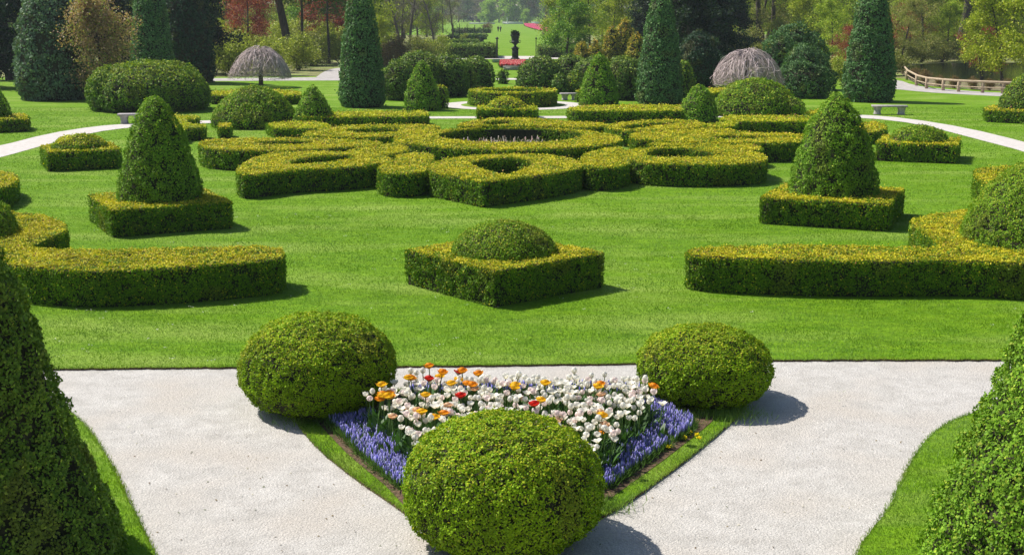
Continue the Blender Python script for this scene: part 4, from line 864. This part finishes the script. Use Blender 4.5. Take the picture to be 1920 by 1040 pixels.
for cx, base, top, w, lb in ((932, 110, 72, 3.2, 'dark upright post left of the urn'), (1005, 109, 72, 1.6, 'slim dark lamp post right of the urn')):
    p = W(cx, base); hgt = zat(p[1], top); r = w / 2 / ppm(p); root = empty('iron_post', p, lb, 'post'); ma = MA()
    lathe(ma, [(0, 0), (r * 2.2, 0), (r * 2.2, 0.06), (r * 1.2, 0.14), (r, 0.2), (r * 0.9, hgt * 0.93), (r * 0.9, hgt - 0.1)], 10); ma.build('shaft', M_IRON, root)
    ma = MA(); lathe(ma, [(0, hgt - 0.1), (r * 1.7, hgt - 0.09), (r * 2.0, hgt), (r * 1.2, hgt + 0.08), (0, hgt + 0.14)], 10); ma.build('finial', M_IRON, root)

# clipped hedges flanking the vista and terrace hedges beyond
hedge_px('terrace_hedge', 'clipped mid height hedge left of the urn', [(836, 83), (929, 83), (929, 87), (836, 87)], 1.35, smooth=0, pal='shrub')
hedge_px('terrace_hedge', 'clipped mid height hedge right of the urn', [(1011, 86), (1100, 86), (1100, 90), (1011, 90)], 1.1, smooth=0, pal='shrub')
for i, (x0, x1, yb) in enumerate(((838, 896, 82.5), (836, 905, 79), (842, 910, 74.5), (850, 912, 70), (848, 919, 62.5))):
    a = W(x0, yb); b = W(x1, yb); t = (0.55, 0.9, 0.9, 0.6, 1.0)[i]
    hedge_world('terrace_hedge', 'dark low hedge row in the terraced garden, %s' % ('nearest of the five rows', 'second row', 'third row', 'fourth row', 'farthest and tallest row')[i], [(a[0], a[1]), (b[0], b[1]), (b[0], b[1] + 1.6), (a[0], a[1] + 1.6)], t, smooth=0, pal='dark' if i % 2 else 'shrub', group='terraced hedge rows')
for i, cx in enumerate((850, 862, 876, 890, 906)):
    p = W(cx, 80 - i * 3.2); ma = MA(); tube(ma, [(0, 0, 0), (0, 0, 2.2), (0, 0, zat(p[1], 44 + i))], [0.10, 0.08, 0.06], 6); lathe(ma, [(0, 0), (0.2, 0), (0.2, 0.08), (0.1, 0.14)], 8)
    o = ma.build('iron_post', M_IRON, origin=(0, 0, 0)); o.location = [float(v) for v in p]; tag(o, 'thin dark vine post among the terraced hedge rows', 'post', 'vine posts in the terraced garden')
plant('rust', 914, 62, 0.9, 'pink blossoming shrub at the end of the terraced garden')
plant('shrub', 868, 79, 0.55, 'yellow flowering clump between terraced hedge rows')

# flower beds far off
def flower_mass(name, label, pts, n, cols, h, r):
    R = np.array([W(x, y)[:2] for x, y in pts]); lo, hi = R.min(0), R.max(0); P = np.c_[rng.uniform(lo[0], hi[0], n * 3), rng.uniform(lo[1], hi[1], n * 3)]; P = P[in_poly(P, R)][:n]
    ma = MA(); spikes(ma, P, h * 0.8, h, r, rng, cols)
    P3 = np.repeat(np.c_[P, np.zeros(len(P))], 2, 0) + rng.normal(0, r, (len(P) * 2, 3)) * [1, 1, 0]
    Q, Fq = leaf_quads(P3, nrm(rng.normal(0, 0.25, (len(P3), 3)) + [0, 0, 1]), h * 0.7, 0.16, rng, 60, 88); ma.add(Q, Fq, 0, (0.06, 0.13, 0.02))
    return tag(ma.build(name, M_PETAL), label, 'flowers', kind='stuff')
flower_mass('red_tulips', 'bed of red tulips across the vista below the urn', [(938, 119), (985, 119), (985, 128), (938, 128)], 2600, [(0.5, 0.05, 0.05), (0.6, 0.10, 0.10), (0.55, 0.04, 0.06), (0.7, 0.35, 0.32)], 0.45, 0.06)
flower_mass('pink_flowers', 'drifting bed of pink flowers on the far lawn', [(983, 46), (1000, 46.2), (1012, 49), (1030, 53), (1026, 60), (1010, 58), (995, 54), (985, 50)], 5200, [(0.7, 0.10, 0.20), (0.75, 0.16, 0.26), (0.6, 0.08, 0.16)], 0.6, 0.22)
flower_mass('far_shadow_planting', 'low green planting across the vista, coloured dark for the shadow band below the urn', [(925, 113.2), (1012, 113.2), (1012, 118), (925, 118)], 3200, [(0.03, 0.09, 0.02), (0.05, 0.13, 0.03)], 0.14, 0.10)  # greens kept dark to paint the shadow band under the urn
a = W(944, 131.5); b = W(974, 131.5); ma = MA(); box(ma, ((a[0] + b[0]) / 2, a[1], 0.0), (b[0] - a[0], 0.4, 0.28), bev=0.03); box(ma, ((a[0] + b[0]) / 2, a[1], 0.282), (b[0] - a[0] + .1, 0.5, 0.06)); tag(ma.build('low_wall', M_STONE), 'low grey wall below the red tulip bed', 'wall')
# pale low walls and monument at the end of the vista
for i, (x0, x1, lb) in enumerate(((880, 928, 'long pale low wall at the far left end of the vista'), (942, 981, 'pale low wall at the middle of the far end of the vista'), (996, 1016, 'short pale low wall at the far right end of the vista'))):
    a = W(x0, 45.4); b = W(x1, 45.4); ma = MA(); box(ma, ((a[0] + b[0]) / 2, a[1], 0), (b[0] - a[0], 0.6, 0.9 if i else 0.5), bev=0.05); box(ma, ((a[0] + b[0]) / 2, a[1], 0.903 if i else 0.503), (b[0] - a[0] + .3, 0.9, 0.14)); tag(ma.build('low_wall', M_WHITE), lb, 'wall')
p = W(951, 45.8); root = empty('white_column', p, 'white column standing at the far end of the vista', 'column'); ma = MA(); box(ma, (0, 0, 0), (0.9, 0.9, 0.5), bev=0.04); ma.build('plinth', M_WHITE, root)
ma = MA(); lathe(ma, [(0.3, 0.5), (0.27, 0.7), (0.22, 2.6), (0.34, 2.7), (0.34, 2.8), (0, 2.9)], 12); ma.build('shaft', M_WHITE, root)

# rail fence by the pond
root = empty('rail_fence', W(1770, 165), 'pale timber rail fence curving along the pond', 'fence'); ro = np.array(root.location)
rail_px = [(1684, 126, 1.0), (1692, 139, 0), (1700, 150, 0), (1718, 161, 0), (1737, 166.5, 0), (1768, 170, 0), (1797, 172.5, 0), (1842, 174.5, 0), (1880, 176, 0), (1935, 178, 0)]
posts = [W(x, y) for x, y, _ in rail_px]; HR = 0.72
for q in posts:
    ma = MA(); box(ma, (q[0] - ro[0], q[1] - ro[1], 0.0), (0.17, 0.17, HR + 0.03), bev=0.015); ma.build('post', M_WOOD, root)
for zz, rr in ((HR, 0.075), (0.36, 0.035)):
    ma = MA(); P = np.array([[q[0] - ro[0], q[1] - ro[1] - 0.12, zz] for q in posts]); tube(ma, P, [rr] * len(P), 6); ma.build('rail', M_WOOD, root)

# two walkers far away on the lawn
def skin_chain(name, verts, edges, radii, mat, parent, root_i=0):
    me = bpy.data.meshes.new(name); me.from_pydata(verts, edges, []); o = bpy.data.objects.new(name, me); COL.objects.link(o); o.parent = parent
    m = o.modifiers.new('skin', 'SKIN'); m.use_smooth_shade = True; me.materials.append(mat)
    for i, r in enumerate(radii): me.skin_vertices[0].data[i].radius = (r, r)
    me.skin_vertices[0].data[root_i].use_root = True
    o.modifiers.new('sub', 'SUBSURF').render_levels = 1; return o
M_SKIN = noise_mat('skin', (0.45, 0.27, 0.2), (0.5, 0.3, 0.22), 5, 0.6); M_HAIR = noise_mat('hair', (0.02, 0.015, 0.01), (0.04, 0.03, 0.02), 9, 0.6)
M_CLOTH = noise_mat('dark_cloth', (0.01, 0.011, 0.016), (0.025, 0.026, 0.032), 12, 0.9); M_CLOTH2 = noise_mat('pale_cloth', (0.35, 0.35, 0.37), (0.45, 0.45, 0.46), 12, 0.9)
for cx, lb, top in ((934, 'walker in dark clothes on the far lawn, left of the pair', M_CLOTH), (938.5, 'walker in dark trousers and pale scarf on the far lawn, right of the pair', M_CLOTH)):
    root = empty('person', W(cx, 60.8), lb, 'person', rz=0.4)
    V = [(0, 0, .95), (0, 0, 1.15), (0, 0, 1.38), (0, 0, 1.47), (0, -.01, 1.58), (0, -.01, 1.70), (-.17, 0, 1.40), (-.23, 0, 1.14), (-.24, -.06, .90), (-.25, -.08, .80), (.17, 0, 1.40), (.23, 0, 1.14), (.24, .05, .90), (.25, .07, .80),
         (-.09, 0, .90), (-.10, -.12, .50), (-.10, -.20, .08), (-.10, -.32, .04), (.09, 0, .90), (.10, .10, .50), (.10, .24, .10), (.10, .14, .04)]
    E = [(0, 1), (1, 2), (2, 3), (3, 4), (4, 5), (2, 6), (6, 7), (7, 8), (8, 9), (2, 10), (10, 11), (11, 12), (12, 13), (0, 14), (14, 15), (15, 16), (16, 17), (0, 18), (18, 19), (19, 20), (20, 21)]
    R = [.12, .12, .13, .055, .085, .07, .06, .045, .032, .035, .06, .045, .032, .035, .09, .06, .04, .035, .09, .06, .04, .035]
    body = skin_chain('body', V, E, R, M_SKIN, root)
    skin_chain('jacket', [V[i] for i in (0, 1, 2, 6, 7, 8, 10, 11, 12)], [(0, 1), (1, 2), (2, 3), (3, 4), (4, 5), (2, 6), (6, 7), (7, 8)], [.15, .145, .155, .08, .065, .05, .08, .065, .05], top, root)
    skin_chain('trousers', [V[i] for i in (0, 14, 15, 16, 18, 19, 20)], [(0, 1), (1, 2), (2, 3), (0, 4), (4, 5), (5, 6)], [.145, .11, .08, .06, .11, .08, .06], M_CLOTH, root)
    skin_chain('hair', [(0, .03, 1.62), (0, .01, 1.72)], [(0, 1)], [.09, .08], M_HAIR, root)
    if 'scarf' in lb: skin_chain('scarf', [(0, -.02, 1.46), (-.06, -.12, 1.36), (-.07, -.15, 1.1)], [(0, 1), (1, 2)], [.10, .05, .05], M_CLOTH2, root)

# ------------------------------------------------------------------ flower bed
TG = 'tulips massed in the triangular flower bed'
frng = np.random.default_rng(77)
M_STEM = leaf_mat('flower_stems', rough=0.5, spec=0.3, trans=0.2)
def tulip(label, col, col2, seed, open_=0.5, double=False, h=0.40):
    r = np.random.default_rng(seed); root = empty('tulip', (0, 0, 0), label, 'tulip', TG)
    ma = MA(); tip = np.array([r.normal(0, 0.02), r.normal(0, 0.02), h]); tube(ma, [(0, 0, 0), tip * 0.5 + [0.008, 0, 0], tip], [0.006, 0.0055, 0.005], 4, 0, (0.10, 0.19, 0.04)); ma.build('stem', M_STEM, root)
    ma = MA()
    for k in range(3):
        a = k * 2.1 + r.uniform(0, 1); L = r.uniform(0.20, 0.30); d = np.array([math.cos(a), math.sin(a), 0]); s = np.array([-math.sin(a), math.cos(a), 0]); V = []
        for t, w in ((0, .012), (.3, .028), (.65, .024), (1, .002)):
            p = d * (0.02 + 0.09 * t * t + 0.03 * t) + np.array([0, 0, 0.01 + L * (t - 0.12 * t * t)]); V += [p - s * w, p + s * w]
        ma.add(V, [[0, 1, 3, 2], [2, 3, 5, 4], [4, 5, 7, 6]], 0, np.array((0.055, 0.13, 0.03)) * r.uniform(0.8, 1.5))
    ma.build('leaf', M_STEM, root)
    ma = MA(); PH = 0.075 if not double else 0.062
    for layer in range(2 if not double else 3):
        m = 3 if not double else 6
        for k in range(m):
            a = k * 2 * math.pi / m + layer * math.pi / m + r.uniform(-.12, .12); d = np.array([math.cos(a), math.sin(a), 0]); s = np.array([-math.sin(a), math.cos(a), 0]); V = []; oo = open_ * r.uniform(0.7, 1.3) * (1 if not double else 0.3 + 0.5 * layer)
            for t, w, rd in ((0, .006, .004), (.28, .022, .022), (.6, .024, .026 + .008 * oo), (.86, .015, .019 + .018 * oo), (1, .003, .012 + .026 * oo)):
                p = tip + d * rd * (1 + .12 * layer) + np.array([0, 0, PH * (t - (0.25 * t * t * oo))]); V += [p - s * w - d * 0.006, p, p + s * w - d * 0.006]
            F = []
            for q in range(4): F += [[q * 3, q * 3 + 1, q * 3 + 4, q * 3 + 3], [q * 3 + 1, q * 3 + 2, q * 3 + 5, q * 3 + 4]]
            cc = np.array(col) * r.uniform(0.9, 1.1); c2 = np.array(col2); ts = np.repeat([0, .28, .6, .86, 1], 3)[:, None]
            ma.add(V, F, 0, cc * ts ** 0.7 + c2 * (1 - ts ** 0.7))
    ma.build('flower_head', M_PETAL, root)
    return root
KINDS = {
 'white': [tulip('white tulip in the bed between the three clipped bushes', (0.95, 0.93, 0.88), (0.90, 0.85, 0.66), s, o, False, hh) for s, o, hh in ((1, 0.1, 0.44), (2, 0.35, 0.38), (3, 0.7, 0.41), (4, 1.0, 0.35), (21, 1.6, 0.40), (22, 0.2, 0.33))],
 'blush': [tulip('white tulip blushed pink in the flower bed', (0.94, 0.80, 0.77), (0.92, 0.86, 0.76), s, o) for s, o in ((5, 0.2), (6, 0.6))],
 'orange': [tulip('orange double tulip in the flower bed', (0.90, 0.36, 0.02), (0.90, 0.55, 0.03), s, 0.9, True) for s in (7, 8)],
 'yellow': [tulip('golden yellow double tulip in the flower bed', (0.92, 0.58, 0.02), (0.9, 0.6, 0.04), s, 0.9, True) for s in (9, 10)],
 'peach': [tulip('peach centred white double tulip in the flower bed', (0.88, 0.66, 0.44), (0.90, 0.38, 0.05), s, 1.0, True) for s in (11, 12)],
 'red': [tulip('red tulip in the flower bed', (0.75, 0.03, 0.02), (0.70, 0.06, 0.02), 13, 0.9, True)],
}
GRP = {k: k + ' tulips in the flower bed' for k in KINDS}
fused = set()
def put_tulip(kind, x, y, s=None):
    srcs = KINDS[kind]; src = srcs[frng.integers(0, len(srcs))]
    if src.name in fused: o = copy_tree(src)
    else: o = src; fused.add(src.name)
    o.location = (float(x), float(y), 0.0); k = s or frng.uniform(0.88, 1.12); o.scale = (k * 1.1, k * 1.1, k * frng.uniform(0.88, 1.1)); o.rotation_euler = (frng.normal(0, .10), frng.normal(0, .10), frng.uniform(0, 6.28)); o['group'] = GRP[kind]
HT = 0.54; FX = []
fixed = [('orange', 747, 706), ('yellow', 768, 708), ('red', 779, 716), ('orange', 808, 695), ('orange', 815, 700), ('yellow', 830, 701), ('red', 839, 694), ('yellow', 852, 704), ('orange', 869, 698), ('orange', 871, 714), ('orange', 912, 702),
         ('yellow', 845, 719), ('yellow', 722, 744), ('orange', 705, 738), ('orange', 722, 733), ('yellow', 735, 753), ('orange', 728, 750), ('yellow', 715, 730), ('orange', 704, 744), ('orange', 890, 720), ('peach', 897, 722), ('peach', 757, 750), ('yellow', 793, 741), ('peach', 785, 762), ('peach', 812, 765), ('peach', 832, 755), ('orange', 830, 769), ('yellow', 815, 777), ('yellow', 792, 780), ('red', 877, 746), ('peach', 895, 752), ('red', 995, 758), ('yellow', 1003, 756), ('yellow', 1022, 727), ('yellow', 1107, 733), ('orange', 1129, 722), ('peach', 1132, 738), ('yellow', 1115, 776), ('peach', 1113, 768), ('orange', 1205, 719), ('yellow', 953, 734), ('peach', 739, 778), ('yellow', 970, 722), ('white', 1237, 749), ('blush', 690, 733)]
for k, x, y in fixed: q = W(x, y, HT); put_tulip(k, q[0], q[1], 1.3 if k in ('orange', 'yellow', 'red') else 1.12); FX.append(q)
treg = np.array([W(x, y, 0.42)[:2] for x, y in [(693, 742), (742, 716), (850, 709), (1000, 711), (1120, 712), (1205, 718), (1228, 745), (1180, 785), (1130, 828), (1090, 850), (1060, 900), (850, 900), (800, 850), (770, 815), (735, 775)]])
treg2 = treg; lo, hi = treg.min(0), treg.max(0); acc = []
while len(acc) < 253 + 480:
    best = None
    for _ in range(6):
        q = frng.uniform(lo, hi)
        if not in_poly(q[None], treg)[0]: continue
        dd = min([np.hypot(*(q - a)) for a in acc] or [9])
        if best is None or dd > best[0]: best = (dd, q)
    if best is not None: acc.append(best[1])
acc.sort(key=lambda q: q[1])
def clearance(q): return min(math.hypot((q[0] - b[0]), (q[1] - b[1])) / r for b, r in ((qb1, 0.85), (qb2, 0.75), (qb3, 0.9)))
acc = [q for q in acc if clearance(q) > 0.8 and min(math.hypot(q[0] - f[0], q[1] - f[1]) for f in FX) > 0.05]
kinds = ['white'] * 76 + ['blush'] * 18 + ['peach'] * 4 + ['yellow'] * 1 + ['orange'] * 1
for q in acc[:253]: put_tulip(kinds[frng.integers(0, 100)], q[0], q[1])
# the remaining back rows as one mass, joined from the same flowers
ma = MA()
def absorb(ma, root, x, y, k, rz):
    cr, sr = math.cos(rz) * k, math.sin(rz) * k
    for ch in root.children:
        me = ch.data; nv = len(me.vertices); co = np.empty(nv * 3, np.float32); me.vertices.foreach_get('co', co); co = co.reshape(-1, 3)
        V = np.c_[co[:, 0] * cr - co[:, 1] * sr + x, co[:, 0] * sr + co[:, 1] * cr + y, co[:, 2] * k]
        c4 = np.empty(nv * 4, np.float32); me.attributes['col'].data.foreach_get('color', c4)
        F = np.array([list(p.vertices) for p in me.polygons]); ma.add(V, F, 0 if ch.name.startswith('flower') else 1, c4.reshape(-1, 4)[:, :3])
for q in acc[253:]:
    kd = kinds[frng.integers(0, 94)]; absorb(ma, KINDS[kd][frng.integers(0, len(KINDS[kd]))], q[0], q[1], frng.uniform(0.95, 1.2), frng.uniform(0, 6.28))
tag(ma.build('tulip_mass', [M_PETAL, M_STEM]), 'massed pale tulips filling the back rows of the flower bed', 'flowers', kind='stuff')
# leafy undergrowth of the bed
ma = MA(); n = 9000; P = frng.uniform(lo, hi, (n, 2)); P = P[in_poly(P, treg)]; P3 = np.c_[P, np.zeros(len(P))]
Q, Fq = leaf_quads(P3, nrm(frng.normal(0, 0.35, (len(P3), 3)) + [0, 0, 1]), 0.20, 0.075, frng, 55, 88); m = frng.random((len(P3), 1)); ma.add(Q, Fq, 0, np.repeat(np.array([.04, .10, .02]) * (1 - m) + np.array([.10, .20, .04]) * m, 4, 0))
tag(ma.build('tulip_foliage', M_STEM), 'green strap leaves crowded below the tulip heads', 'foliage', kind='stuff')
# muscari bands
for lb, pts, n in (('band of blue grape hyacinths along the left side of the flower bed', [(618, 772), (628, 757), (692, 752), (735, 795), (782, 848), (790, 880), (755, 895), (700, 850), (655, 810)], 2100),
                ('band of blue grape hyacinths along the right side of the flower bed', [(1195, 740), (1228, 735), (1304, 772), (1292, 788), (1215, 838), (1142, 890), (1110, 880), (1108, 852), (1160, 800), (1215, 760)], 2300),
                ('row of blue grape hyacinths along the back of the flower bed', [(760, 713), (900, 708), (1205, 709), (1225, 717), (1205, 718), (900, 718), (760, 722)], 500)):
    R = np.array([W(x, y, 0.17)[:2] for x, y in pts]); l2, h2 = R.min(0), R.max(0); P = frng.uniform(l2, h2, (n * 5, 2)); P = P[in_poly(P, R)][:n]
    clump = vnoise(np.c_[P, np.zeros(len(P))], 0.14, 6); P = P[clump > 0.2]
    ma = MA(); spikes(ma, P, 0.09, 0.17, 0.011, frng, [(0.32, 0.30, 0.70), (0.42, 0.40, 0.80), (0.24, 0.22, 0.60), (0.56, 0.54, 0.90)])
    P3 = np.repeat(np.c_[P, np.zeros(len(P))], 7, 0) + frng.normal(0, 0.035, (len(P) * 7, 3)) * [1, 1, 0]
    Q, Fq = leaf_quads(P3, nrm(frng.normal(0, 0.4, (len(P3), 3)) + [0, 0, 1]), 0.13, 0.04, frng, 45, 88); ma.add(Q, Fq, 0, (0.09, 0.18, 0.03))
    tag(ma.build('grape_hyacinths', M_PETAL), lb, 'flowers', kind='stuff')
# dandelions on the right verge
for i, (x, y) in enumerate(((1252, 839), (1256, 838), (1283, 821), (1277, 815), (1292, 811), (1306, 816), (1309, 822))):
    p = W(x, y, 0.03); p[2] = 0; root = empty('dandelion', p, 'yellow dandelion in the right grass strip by the flower bed', 'flower', 'dandelions in the right grass strip'); ma = MA(); tube(ma, [(0, 0, 0), (0.004, 0, 0.02), (0.005, 0, 0.04)], [0.003] * 3, 4, 0, (0.12, 0.2, 0.05)); ma.build('stem', M_STEM, root)
    ma = MA(); Pd = frng.normal(0, 0.008, (60, 3)) * [1, 1, 0.3] + [0.005, 0, 0.04]; Q, Fq = leaf_quads(Pd, nrm(frng.normal(0, .5, (60, 3)) + [0, 0, 1]), 0.028, 0.2, frng, 5, 60); ma.add(Q, Fq, 0, (0.92, 0.78, 0.02)); ma.build('flower_head', M_PETAL, root)

for k, o in PROTO.items():       # prototypes that were not planted
    if k not in used:
        for ch in list(o.children): bpy.data.objects.remove(ch)
        bpy.data.objects.remove(o)
for srcs in KINDS.values():
    for o in srcs:
        if o.name not in fused:
            for ch in list(o.children): bpy.data.objects.remove(ch)
            bpy.data.objects.remove(o)

# ------------------------------------------------------------------ air
ma = MA(); x0, x1, y0, y1, z0, z1 = -420, 420, -45, 700, -1.2, 48
V = [(x, y, z) for z in (z0, z1) for x, y in ((x0, y0), (x1, y0), (x1, y1), (x0, y1))]
ma.add(V, [[3, 2, 1, 0], [4, 5, 6, 7], [0, 1, 5, 4], [1, 2, 6, 5], [2, 3, 7, 6], [3, 0, 4, 7]])
M_HAZE = bpy.data.materials.new('haze'); M_HAZE.use_nodes = True; nt = M_HAZE.node_tree; nt.nodes.clear()
pv = nt.nodes.new('ShaderNodeVolumePrincipled'); pv.inputs['Color'].default_value = (0.80, 0.88, 1.0, 1); pv.inputs['Density'].default_value = 0.00022; pv.inputs['Anisotropy'].default_value = 0.2
mo = nt.nodes.new('ShaderNodeOutputMaterial'); nt.links.new(pv.outputs[0], mo.inputs['Volume'])
tag(ma.build('haze', M_HAZE), 'thin bluish spring air over the whole park', 'haze', kind='stuff')
